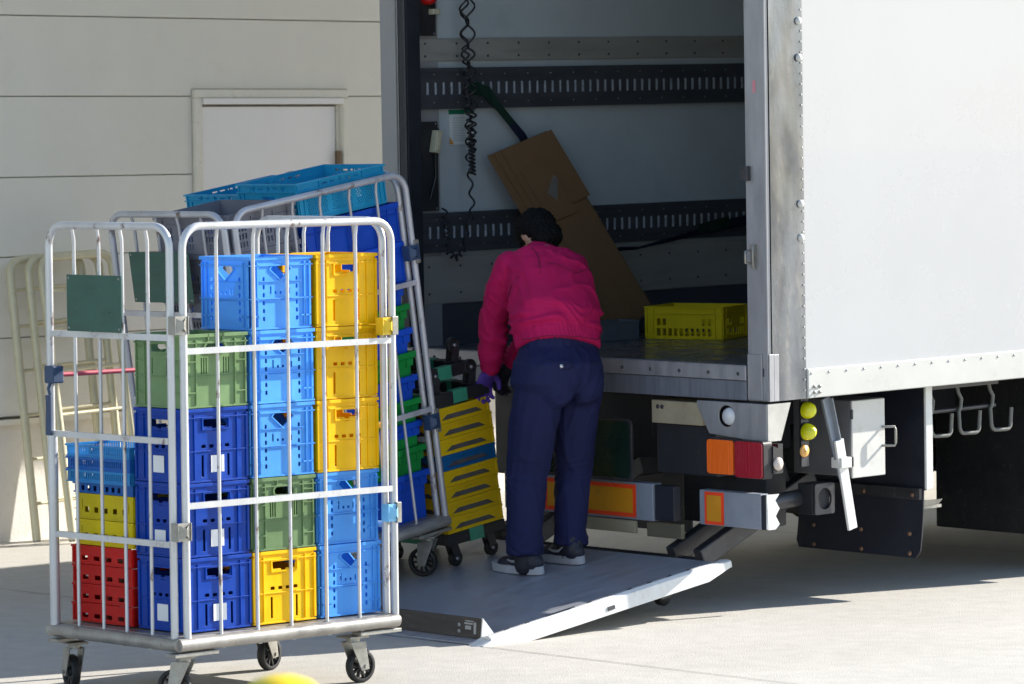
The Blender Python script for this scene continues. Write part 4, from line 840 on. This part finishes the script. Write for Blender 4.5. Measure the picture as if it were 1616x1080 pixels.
for x, z, m_ in ((1.0, 1.38, 'bluefit'), (1.0, .655, 'bluefit')): clip(c2, x, -.004, z, m_, 'x'); MB().box(1.015, 1.04, -.02, .02, z-.05, z+.05).build('clip_plate', 'zinc', c2, bevel=.002)
clip(c2, .01, -.004, 1.345, 'zinc', 'x')

# ================================================================ dolly stack on the platform
D0 = RF @ Tr((.87, 1.15, 0)); DW, DD = .33, .50
def dolly(Fm, label, flip=False, wheels=True, z=.105):
    o = thing('crate_dolly', Fm, label, 'dolly', 'black crate dollies with green tape')
    f = MB(); h = .05
    f.box(0, DW, 0, .035, z, z+h); f.box(0, DW, DD-.035, DD, z, z+h); f.box(0, .035, .035, DD-.035, z, z+h); f.box(DW-.035, DW, .035, DD-.035, z, z+h); f.box(.035, DW-.035, DD/2-.02, DD/2+.02, z+.005, z+h-.005)
    fo = f.build('dolly_frame', 'black', o, bevel=.004)
    t = MB(); t.box(.12, .20, -.0025, .0375, z-.002, z+h+.002); t.box(.12, .2, DD-.0375, DD+.0025, z-.002, z+h+.002); t.box(-.0025, .0375, .09, .42, z-.002, z+h+.002); t.box(DW-.0375, DW+.0025, .2, .3, z-.002, z+h+.002); t.build('green_tape', 'dgreen', fo)
    s = 1 if flip else -1; zb_ = z+h if flip else z; r = .034
    for (x, y) in ((.06, .06), (DW-.06, .06), (.06, DD-.06), (DW-.06, DD-.06)):
        c = MB(); c.box(x-.03, x+.03, y-.025, y+.025, zb_-.002+s*.003, zb_+.002+s*.003)
        for q_ in (-1, 1): c.bar((x, y+q_*.018, zb_), (x+.015, y+q_*.018, zb_+s*.06), .04, .004, (0, 1, 0))
        co = c.build('caster', 'dsteel', o); wz = zb_+s*(.105-.034)
        MB().lathe([(0, 0), (r*.3, 0), (r*.35, .004), (r*.8, .004), (r*.85, 0), (r, .004), (r, .022), (r*.85, .026), (r*.8, .022), (r*.35, .022), (r*.3, .026), (0, .026)], (x+.015, y-.013, wz), (0, 1, 0), 24).build('wheel', 'rubber', co)
        MB().lathe([(0, -.006), (.008, -.006), (.008, .032), (0, .032)], (x+.015, y-.013, wz), (0, 1, 0), 10).build('axle_cap', 'alusat', co)
    return o
dolly(D0, 'black dolly with green tape on the lift deck, under the stack of flat trays')
def flat_tray():
    o = MB(); h = .0665
    def fh(L): c = L/2; a = L*.38; return [[(c-a, .014), (c+a, .014), (c+a-.035, .034), (c-a+.035, .034)]]
    walls(o, DW-.012, DD-.012, h, fh, .004); corner_loop(DW-.012, DD-.012, h-.012, h-.001, .004, o); corner_loop(DW-.012, DD-.012, 0, .010, .003, o); o.box(.004, DW-.016, .004, DD-.016, .001, .006); o.box(.004, DW-.016, .03, .034, .006, .05)
    wallribs(o, DW-.012, DD-.012, lambda L: [(L/2-.045, L/2+.045, .044, .050), (.0, .01, .01, h-.01), (L-.01, L, .01, h-.01)], .004); return o
proto('flat', flat_tray(), 'mustard', .0012)
lq = MB(); lq.box(.012, DW-.024, .012, DD-.024, .0065, .042); lq.box(.10, .17, .008, .0115, .0065, .05); liner = proto('liner', lq, mat('dark grey tray lining', (.12, .12, .13), .6, var=.4))
for i in range(8):
    c = 'sblue' if i == 4 else 'mustard'
    ft = put('flat_tray', 'flat', D0 @ Tr((.006, .006, .156+.0675*i)) @ jit(.004, .008), 'steel blue flat tray, the only blue one in the yellow stack' if i == 4 else 'mustard yellow flat tray, %s of the eight trays on the dolly' % (onm[i]+' from below' if i else 'bottom'), 'tray', 'flat trays stacked on the dolly', colour=c)
    ob_ = bpy.data.objects.new('dark_liner', liner); COL.objects.link(ob_); ob_.parent = ft
dolly(D0 @ Tr((.0, .0, .601)), 'black dolly with green tape lying wheels up on the top yellow tray', True)
dolly(D0 @ Tr((-.03, .04, .700)) @ Matrix.Rotation(.05, 4, 'Z'), 'topmost upturned black dolly with green tape, held by the worker', True)

# ================================================================ things in the truck
cbd = thing('flattened_cardboard_box', T, 'tall flattened brown cardboard box leaning on the truck wall behind the worker', 'cardboard')
def P3(x, z, y): return Vector((x, y, z))
TLc, TRc, BRc, BLc = P3(.44, 1.885, 2.15), P3(.812, 1.99, 2.15), P3(1.285, 1.15, 1.97), P3(.925, 1.038, 1.955)
def quadslab(o, a, b, c, d, t):
    n_ = (b-a).cross(d-a).normalized()
    if n_.y > 0: n_ = -n_
    o.hexa([a, d, a-n_*t, d-n_*t, b, c, b-n_*t, c-n_*t])
ou = (TRc-TLc).normalized(); od = (BLc-TLc).normalized(); on_ = ou.cross(od).normalized(); on_ = on_ if on_.y < 0 else -on_
wd_, ln_ = (TRc-TLc).length, (BLc-TLc).length
def cq(o, u0, u1, v0, v1, off, t=.004, sk=0): quadslab(o, TLc+ou*u0+od*v0+on_*off, TLc+ou*u1+od*v0+on_*off, TLc+ou*(u1+sk)+od*v1+on_*off, TLc+ou*(u0+sk)+od*v1+on_*off, t)
o = MB(); cq(o, 0, wd_, 0, ln_, 0); o.build('rear_sheet', 'card', cbd)
o = MB(); cq(o, .035, wd_-.004, .0, ln_-.005, .011); o.build('middle_sheet', 'card', cbd)
o = MB(); cq(o, .07, wd_+.012, .002, .36, .022); cq(o, .07, wd_-.026, .366, ln_, .021); o.build('front_sheet', 'card', cbd)
o = MB(); cq(o, .10, wd_*.70, .12, .405, .030, .004); cq(o, .115, wd_*.64, .412, ln_-.02, .0275, .003); o.build('flap', 'card', cbd)
o = MB(); a0 = TLc+on_*.0312; o.add([a0+ou*.17+od*.27, a0+ou*.26+od*.20, a0+ou*.27+od*.225, a0+ou*.20+od*.32], [(0, 1, 2, 3), (3, 2, 1, 0)]); o.build('torn_tape', 'tape', cbd)
# yellow crate
yc_d = Vector((.328, -.944, 0)).normalized(); ycm = T @ mk(yc_d, Vector((-yc_d.y, yc_d.x, 0)), Vector((0, 0, 1)), Vector((1.07, 1.781, 1.034)))
def ycrate():
    o = MB(); w_, d_, h = .385, .29, .148
    def fh(L):
        n = int((L-.10)/.0262); hs = [rect(.05+(L-.10)*(i+.5)/n, .032, .017, .034) for i in range(n)]
        hs += [rect(.05+(L-.10)*(i+.5)/n, .078, .017, .030) for i in (0, 1, n-2, n-1)]; return hs
    walls(o, w_, d_, h, fh, .0035); corner_loop(w_, d_, h-.006, h, .007, o); corner_loop(w_, d_, h-.034, h-.030, .006, o); corner_loop(w_, d_, 0, .006, .003, o); o.box(.004, w_-.004, .004, d_-.004, .001, .006)
    wallribs(o, w_, d_, lambda L: [(0, .008, .006, h-.006), (.034, .040, .006, h-.006), (L-.008, L, .006, h-.006), (L-.040, L-.034, .006, h-.006)], .006)
    return o
o = ycrate().build('yellow_crate', M['lemon'], bevel=.001); o.matrix_world = ycm; props(o, 'low yellow crate with rows of small holes on the truck floor', 'crate')
o = tray_mesh(.52, .13, .088, 0, .001, .05, .001).build('grey_tray', mat('slate grey tray plastic', (.10, .115, .15), .5)); o.matrix_world = T @ Tr((.53, 1.81, 1.034)); props(o, 'slate grey shallow tray at the foot of the cardboard in the truck', 'tray')
o = MB(); o.box(0, .12, 0, .02, 0, .012); o.box(.02, .10, .02, .05, 0, .02); o.tube([(.0, .01, .006), (-.05, .03, .006), (-.08, .0, .006)], .006, 6)
o = o.build('load_clamp', 'gasket', bevel=.002); o.matrix_world = T @ Tr((.36, .24, 1.034)) @ Matrix.Rotation(-.7, 4, 'Z'); props(o, 'small black clamp lying on the truck floor by the right post', 'clamp')

# ================================================================ bollard in the foreground (out of focus)
bl = thing('bollard', Tr((-.393, 7.0, 0)) @ Matrix.Scale(1.063, 4), 'round topped yellow bollard, out of focus at the bottom edge', 'bollard')
MB().lathe([(.08, 0), (.08, .955), (.077, .98), (.066, 1.005), (.046, 1.022), (.022, 1.030), (0, 1.032)], (0, 0, 0), (0, 0, 1), 32).build('post', 'bollard', bl)
MB().lathe([(.0812, .45), (.0812, .55)], (0, 0, 0), (0, 0, 1), 32).build('black_band', 'black', bl)
MB().lathe([(0.11, 0), (.11, .008), (.077, .012)], (0, 0, 0), (0, 0, 1), 24).build('base_plate', 'zinc', bl)

# ================================================================ worker
J = {'pelvis': (0.197, 17.72, 0.97), 'hipL': (0.111, 17.66, 0.929), 'hipR': (0.284, 17.8, 0.929), 'kneeL': (0.056, 17.72, 0.567), 'kneeR': (0.252, 17.86, 0.554), 'ankL': (0.045, 17.665, 0.232), 'ankR': (0.238, 17.80, 0.26), 'waist': (0.194, 17.77, 1.129), 'belly': (0.187, 17.80, 1.209), 'chest': (0.165, 17.9, 1.354), 'upch': (0.145, 17.97, 1.447), 'neck': (0.122, 18.03, 1.480), 'head': (0.113, 18.09, 1.560), 'shL': (-0.01, 17.90, 1.428), 'shR': (0.272, 18.10, 1.41), 'elL': (-0.078, 17.99, 1.203), 'wrL': (-0.094, 18.03, 0.99), 'elR': (0.15, 18.22, 1.19), 'wrR': (0.0, 18.17, 1.01)}
J = {k: Vector(v)+Vector((-.0015, -.20, .014)) for k, v in J.items()}
Ff = Vector((-.63, .776, 0)); Fr = Vector((.776, .63, 0)); Up = Vector((0, 0, 1))
def blob(o, c, rx, ry, rz, ax=None, n=16):
    c = Vector(c); ax = ax or (Fr, Ff, Up); vs = []; fs = []; m = n//2
    for i in range(1, m):
        th = math.pi*i/m
        for k in range(n): ph = 2*math.pi*k/n; vs.append(c+ax[0]*rx*math.sin(th)*math.cos(ph)+ax[1]*ry*math.sin(th)*math.sin(ph)+ax[2]*rz*math.cos(th))
    t = len(vs); vs += [c+ax[2]*rz, c-ax[2]*rz]
    for i in range(m-2):
        for k in range(n): fs.append((i*n+k, (i+1)*n+k, (i+1)*n+(k+1) % n, i*n+(k+1) % n))
    for k in range(n): fs.append((t, k, (k+1) % n)); fs.append((t+1, (m-2)*n+(k+1) % n, (m-2)*n+k))
    o.add(vs, fs)
def limb(o, pts, rs, n=14, flat=False):
    """rounded tapered chain"""
    for i in range(len(pts)-(1 if flat else 0)): blob(o, pts[i], rs[i], rs[i], rs[i], n=n)
    for i in range(len(pts)-1):
        a, b = Vector(pts[i]), Vector(pts[i+1]); o.tube([a, b], [rs[i], rs[i+1]], n)
def loft(o, secs, n=24):
    """secs: (centre, half width, half depth, spine dir)"""
    vs = []; fs = []
    for c, a, b, d in secs:
        d = Vector(d).normalized(); r = (Fr-d*Fr.dot(d)).normalized(); f = d.cross(r)
        for k in range(n):
            t = 2*math.pi*k/n; ct, st2 = math.cos(t), math.sin(t); e = .85
            vs.append(Vector(c)+r*a*math.copysign(abs(ct)**e, ct)+f*b*math.copysign(abs(st2)**e, st2))
    m = len(secs)
    for i in range(m-1):
        for k in range(n): fs.append((i*n+k, i*n+(k+1) % n, (i+1)*n+(k+1) % n, (i+1)*n+k))
    fs += [tuple(reversed(range(n))), tuple((m-1)*n+k for k in range(n))]; o.add(vs, fs)
def fuse(o, name, m, parent, vox, smooth=3, disp=None, col=None):
    ob = o.build(name, m); bm = bmesh.new(); bm.from_mesh(ob.data); bmesh.ops.recalc_face_normals(bm, faces=bm.faces); bm.to_mesh(ob.data); bm.free()
    r = ob.modifiers.new('r', 'REMESH'); r.mode = 'VOXEL'; r.voxel_size = vox
    if smooth: s = ob.modifiers.new('s', 'SMOOTH'); s.iterations = smooth; s.factor = .6
    dg = bpy.context.evaluated_depsgraph_get(); me = bpy.data.meshes.new_from_object(ob.evaluated_get(dg)); me.name = name; bpy.data.objects.remove(ob)
    if disp:
        nr = [v.normal.copy() for v in me.vertices]
        for v, q in zip(me.vertices, nr): v.co = v.co+q*disp(v.co, q)
    me.polygons.foreach_set('use_smooth', [True]*len(me.polygons)); me.update()
    ob = bpy.data.objects.new(name, me); COL.objects.link(ob)
    me.materials.clear(); me.materials.append(M[m])
    if parent: ob.parent = parent; ob.matrix_parent_inverse = parent.matrix_world.inverted()
    return ob
base = Vector((.12, 17.58, .16))
per = thing('person', Tr(base), 'worker in a magenta jacket and navy trousers bending over the dolly on the tail lift', 'person')
sp_low = (J['belly']-J['waist']).normalized(); sp_up = (J['upch']-J['belly']).normalized(); hv = (Up*.72+Ff*.69).normalized(); hf = (Ff*.72-Up*.69).normalized()
# body: one continuous surface
b = MB()
loft(b, [(J['pelvis']-Up*.05, .13, .10, Up), (J['pelvis']+Up*.04, .145, .10, Up), (J['waist'], .125, .085, sp_low), (J['belly'], .15, .105, sp_low), (J['chest'], .155, .105, sp_up), (J['upch'], .15, .085, sp_up), (J['neck']-sp_up*.01, .06, .055, sp_up)])
limb(b, [J['upch'], J['neck'], J['neck']+(J['head']-J['neck'])*.5], [.07, .057, .055])
blob(b, J['head'], .075, .088, .098, (Fr, hf, hv)); blob(b, J['head']+hf*.035-hv*.045, .055, .06, .055, (Fr, hf, hv))
blob(b, J['head']+hf*.10-hv*.018, .012, .018, .02, (Fr, hf, hv), 10); blob(b, J['head']+hf*.083-hv*.052, .024, .012, .008, (Fr, hf, hv), 10)
for s in (-1, 1):
    blob(b, J['head']+Fr*s*.078-hv*.012-hf*.0, .009, .018, .030, (Fr, hf, hv), 10); blob(b, J['head']+Fr*s*.03+hf*.078+hv*.005, .014, .010, .008, (Fr, hf, hv), 10)
limb(b, [J['shL'], J['elL'], J['wrL']], [.052, .042, .028]); limb(b, [J['shR'], J['elR'], J['wrR']], [.052, .042, .028])
limb(b, [J['hipL'], J['kneeL'], J['ankL']-Up*.02], [.085, .058, .038]); limb(b, [J['hipR'], J['kneeR'], J['ankR']-Up*.02], [.085, .058, .038])
fuse(b, 'body', 'skin', per, .008, 3)
# trousers
t = MB()
loft(t, [(J['pelvis']-Up*.075-Fr*.01, .18, .12, Up), (J['pelvis']-Up*.02-Fr*.014, .208, .155, Up), (J['pelvis']+Up*.06-Ff*.006-Fr*.01, .197, .148, Up), (J['waist']-Up*.03, .172, .125, Up), (J['waist']+Up*.02, .160, .115, sp_low)])
kL, kR = J['kneeL'], J['kneeR']; thL = J['hipL'].lerp(kL, .4); thR = J['hipR'].lerp(kR, .4)
limb(t, [J['hipL']+Fr*.005-Up*.02, thL, kL, kL.lerp(J['ankL'], .55)+Fr*-.002, J['ankL']+Up*.07, J['ankL']-Up*.006+Fr*-.002], [.108, .104, .088, .081, .079, .084], flat=True)
limb(t, [J['hipR']-Fr*.008-Up*.02, thR-Fr*.01, kR, kR.lerp(J['ankR'], .55), J['ankR']+Up*.07, J['ankR']-Up*.004], [.105, .099, .081, .072, .069, .074], flat=True)
for s in (-1, 1): blob(t, J['pelvis']+Fr*s*.078-Ff*.055-Up*.03, .095, .10, .105)
def ridge(v, k=3.0): return (1-min(1, abs(noise.noise(v))*k))**2
def dtr(co, nrm):
    z = co.z; d = .005*noise.noise(Vector((co.x*7, co.y*7, co.z*3)))
    k = .9*math.exp(-((z-.27)/.07)**2)+.7*math.exp(-((z-.57)/.09)**2)+.5*math.exp(-((z-.83)/.06)**2)
    wob = noise.noise(Vector((co.x*5, co.y*5, co.z*4)))
    d += .010*k*(ridge(Vector((co.x*5+3, co.y*5, co.z*20+3*wob)))-.35)
    d += .006*(ridge(Vector((co.x*13, co.y*13, co.z*2.0+wob)), 3.5)-.3)
    # crease down the seat between the legs
    s_ = (co-J['pelvis']).dot(Fr)
    if .70 < z < 1.0 and (co-J['pelvis']).dot(Ff) < 0: d -= .012*math.exp(-(s_/.014)**2)*min(1, (1.0-z)/.1)
    return d
tr = fuse(t, 'trousers', 'trouser', per, .0068, 3, dtr)
# jacket
jk = MB(); hem = J['waist']-Up*.035
loft(jk, [(hem-sp_low*.010, .186, .146, sp_low), (hem+sp_low*.035, .188, .146, sp_low), (hem+sp_low*.065, .203, .158, sp_low), (J['belly']+sp_low*.02, .200, .152, sp_low), (J['chest']-sp_up*.04, .195, .145, sp_up), (J['chest']+sp_up*.04, .190, .135, sp_up), (J['upch']+sp_up*.0, .172, .112, sp_up), (J['neck']-sp_up*.025, .105, .085, sp_up), (J['neck']+sp_up*.012, .068, .066, sp_up), (J['neck']+sp_up*.028, .064, .062, sp_up)])
limb(jk, [J['shL']+Fr*.008, J['shL'].lerp(J['elL'], .5)-Fr*.005, J['elL'], J['elL'].lerp(J['wrL'], .4)-Ff*.008, J['elL'].lerp(J['wrL'], .75), J['wrL']+Up*.01], [.070, .066, .062, .062, .060, .045])
limb(jk, [J['shR']-Fr*.008, J['shR'].lerp(J['elR'], .5), J['elR'], J['elR'].lerp(J['wrR'], .5), J['wrR']+Up*.01], [.070, .064, .058, .055, .044])
def djk(co, nrm):
    v = Vector((co.x*6, co.y*6, co.z*6)); wob = noise.noise(v); d = .006*wob
    zrel = (co-hem).dot(sp_low); near = (co-J['belly']).length < .30 and co.z > 1.04
    if near:
        fold = math.exp(-((zrel-.095)/.05)**2)
        d += .016*fold*(ridge(Vector((co.x*4+1, co.y*4, co.z*17+co.x*7+2.2*wob)), 2.6)-.3)
        if zrel > .13: d += .009*(ridge(Vector((co.x*4.5-co.z*3, co.y*4.5, co.z*8+co.x*6+1.2*wob)), 3)-.3)
        if abs(zrel-.050) < .006: d -= .004
        if zrel < .045: d = .25*d+.002*math.sin((co.x+co.y)*260)
    fe = math.exp(-((co-J['elL']).length/.13)**2)+.7*math.exp(-((co-J['wrL']-Up*.06).length/.07)**2)
    d += .013*fe*(ridge(Vector((co.x*7, co.y*7+2, co.z*17+3*wob)), 2.8)-.35)
    fs_ = math.exp(-((co-J['shL']-Vector((.05, 0, -.07))).length/.11)**2)+.6*math.exp(-((co-J['shR']-Vector((-.05, 0, -.07))).length/.11)**2)
    d += .010*fs_*(ridge(Vector((co.x*20+co.z*5, co.y*14, co.z*6)), 3)-.3)
    d += .005*(ridge(Vector((co.x*3+co.z*4, co.y*3, co.z*7-co.x*5)), 3)-.3)
    return d
jo = fuse(jk, 'jacket', 'jacket', per, .0065, 2, djk)
# seam and collar
def world_part(mb, name, m, par):
    o = mb.build(name, m); o.parent = par; o.matrix_parent_inverse = per.matrix_world.inverted() if par is per else (par.matrix_parent_inverse.copy() if False else per.matrix_world.inverted()); return o
for k_ in ('ankL', 'ankR'):
    sk_ = MB(); limb(sk_, [J[k_]+Up*.05, J[k_]-Up*.05], [.046, .044]); world_part(sk_, 'sock', 'gloveb', per)
q = MB(); q.tube([J['neck']+sp_up*.02+Fr*.066*math.cos(a)+Ff*.064*math.sin(a) for a in [2*math.pi*i/20 for i in range(20)]], .012, 8, closed=True); world_part(q, 'collar', 'jacket', per)
from mathutils.bvhtree import BVHTree
def hug(ob, pts, r, name, m, par, n=30, off=.0018):
    bv = BVHTree.FromPolygons([v.co for v in ob.data.vertices], [p.vertices for p in ob.data.polygons]); P = []
    pts = [Vector(p) for p in pts]
    for i in range(n+1):
        q = i/n*(len(pts)-1); k = min(int(q), len(pts)-2); c = pts[k].lerp(pts[k+1], q-k); hit = bv.find_nearest(c); P.append(hit[0]+hit[1]*off)
    world_part(MB().tube(P, r, 6), name, m, par)
back = -Ff
dk = mat('dark magenta seam', (.16, .003, .03), .85)
hug(jo, [J['shL']+Up*.09+Fr*.045+back*.02, J['shL']+Fr*.055+back*.12+Up*.02, J['shL']+Fr*.045+back*.14-Up*.08, J['shL']+Fr*.03+back*.10-Up*.16], .0022, 'armhole_seam', dk, per)
hug(jo, [J['shR']+Up*.09-Fr*.04+back*.02, J['shR']-Fr*.045+back*.12+Up*.02, J['shR']-Fr*.035+back*.14-Up*.08, J['shR']-Fr*.01+back*.10-Up*.16], .0022, 'armhole_seam', dk, per)
hug(jo, [J['shL']+Up*.02+Fr*.05+back*.2, J['upch']+back*.25-Up*.015, J['shR']-Fr*.05+back*.2+Up*.01], .0016, 'yoke_seam', dk, per)
hug(jo, [hem+sp_low*.05+Fr*.25*math.cos(a)+back*.25*math.sin(a) for a in [math.pi*i/10 for i in range(11)]], .0018, 'hem_seam', dk, per, 40)
dn = mat('dark trouser stitching', (.006, .007, .03), .85)
pk = J['pelvis']-Ff*.25
hug(tr, [pk-Fr*.155+Up*.078, pk-Fr*.15+Up*.052, pk-Fr*.105+Up*.036, pk-Fr*.055+Up*.050, pk-Fr*.05+Up*.078, pk-Fr*.155+Up*.080], .0020, 'pocket_flap_seam', dn, per)
hug(tr, [pk+Fr*.05+Up*.075, pk+Fr*.14+Up*.082], .0020, 'pocket_welt', dn, per)
hug(tr, [pk+Fr*.14+Up*.084+Fr*.01, pk+Fr*.165+Up*.088], .0045, 'pocket_cloth', 'label', per, 8)
# back pocket button
bvt = BVHTree.FromPolygons([v.co for v in tr.data.vertices], [p.vertices for p in tr.data.polygons]); bh = bvt.ray_cast(pk-Fr*.105+Up*.052-Ff*.2, Ff)
q = MB(); q.lathe([(.009, 0), (.009, .003), (0, .004)], bh[0], bh[1], 10); world_part(q, 'button', 'button', per)
# hair
hh = MB(); blob(hh, J['head']+hv*.016-hf*.006, .089, .100, .092, (Fr, hf, hv), 20); blob(hh, J['head']-hf*.040-hv*.035, .078, .060, .075, (Fr, hf, hv), 16)
def dh(co, n_): return .003*noise.noise(co*30)+.006*noise.noise(Vector((co.x*110, co.y*110, co.z*45)))+.005*noise.noise(Vector((co.x*230, co.y*230, co.z*90)))
fuse(hh, 'hair', 'hair', per, .0036, 1, dh)
# shoes
def shoe(heel, toe, ank, nm_):
    heel, toe = Vector(heel), Vector(toe); d = (toe-heel); L = d.length; d.normalize(); n_ = RF.to_3x3() @ Vector((0, 0, 1)); d = (d-n_*d.dot(n_)).normalized(); s = d.cross(n_).normalized()
    u = MB(); c = heel+d*.045+n_*.055
    blob(u, heel+d*.05+n_*.05, .040, .052, .045, (s, d, n_)); blob(u, heel+d*.13+n_*.045, .042, .08, .038, (s, d, n_)); blob(u, heel+d*.21+n_*.036, .046, .062, .028, (s, d, n_)); limb(u, [heel+d*.055+n_*.055, heel+d*.06+n_*.095], [.045, .043])
    so2 = fuse(u, 'shoe', 'shoe', per, .005, 2)
    k = 26; out = []
    for i in range(k):
        a = 2*math.pi*i/k; x = L/2+(L/2+.004)*math.cos(a); wdt = .050 if math.cos(a) > -.1 else .043; out.append((x, wdt*math.copysign(abs(math.sin(a))**.8, math.sin(a))))
    q = MB(); q.plate(out, [], heel+n_*.036, d, s if d.cross(s).dot(n_) > 0 else -s, .034); o2 = world_part(q, 'sole', 'sole', per); bv = o2.modifiers.new('b', 'BEVEL'); bv.width = .008; bv.segments = 3; bv.limit_method = 'ANGLE'
    for sg in (-1, 1):
        q = MB(); q.tube([heel+d*.075+s*sg*.043+n_*.075, heel+d*.10+s*sg*.046+n_*.058, heel+d*.135+s*sg*.046+n_*.056, heel+d*.165+s*sg*.046+n_*.062], [.003, .006, .006, .003], 8); world_part(q, 'shoe_stripe', 'shoegrey', per)
shoe(RF @ Vector((.945, .675, .002)), RF @ Vector((.965, .985, .002)), J['ankL'], 'L'); shoe(RF @ Vector((1.151, .64, .002)), RF @ Vector((1.178, .94, .002)), J['ankR'], 'R')
# gloves: five separate fingers each
def glove(wr, palm_dir, side, nrm, m, grip, thumb_side):
    o = MB(); wr = Vector(wr); pd = Vector(palm_dir).normalized(); sd2 = Vector(side).normalized(); sd2 = (sd2-pd*sd2.dot(pd)).normalized(); nn = pd.cross(sd2)*grip
    limb(o, [wr+Up*.012, wr+pd*.02], [.036, .032])
    blob(o, wr+pd*.06, .042, .019, .052, (sd2, nn, pd)); blob(o, wr+pd*.085, .044, .017, .03, (sd2, nn, pd))
    for i, (off, ln) in enumerate(((-.033, .062), (-.011, .074), (.011, .070), (.032, .056))):
        b0 = wr+pd*.085+sd2*off; c1 = .25+.06*i; a1 = (pd*math.cos(c1)+nn*math.sin(c1)); c2 = .95+.08*i; a2 = (pd*math.cos(c2)+nn*math.sin(c2)); c3 = 1.65+.05*i; a3 = (pd*math.cos(c3)+nn*math.sin(c3))
        p1 = b0+(a1+sd2*off*1.5)*ln*.55; p2 = p1+a2*ln*.38; p3 = p2+a3*ln*.28; limb(o, [b0, p1, p2, p3], [.0115, .0105, .0098, .0088], 10)
    tb_ = wr+pd*.035+sd2*.034*thumb_side; limb(o, [tb_, tb_+(pd*.6+sd2*thumb_side*.7+nn*.35)*.034, tb_+(pd*.6+sd2*thumb_side*.7+nn*.35)*.034+(pd*.8+nn*.6+sd2*thumb_side*.1)*.030], [.015, .0125, .0105], 10)
    return fuse(o, 'glove', m, per, .0032, 1)
glove(J['wrL'], (-.018, .022, -.05), (.85, .5, 0), None, 'glove', 1, 1)
glove(J['wrR'], (-.03, .01, -.05), (.75, .65, 0), None, 'gloveb', 1, -1)
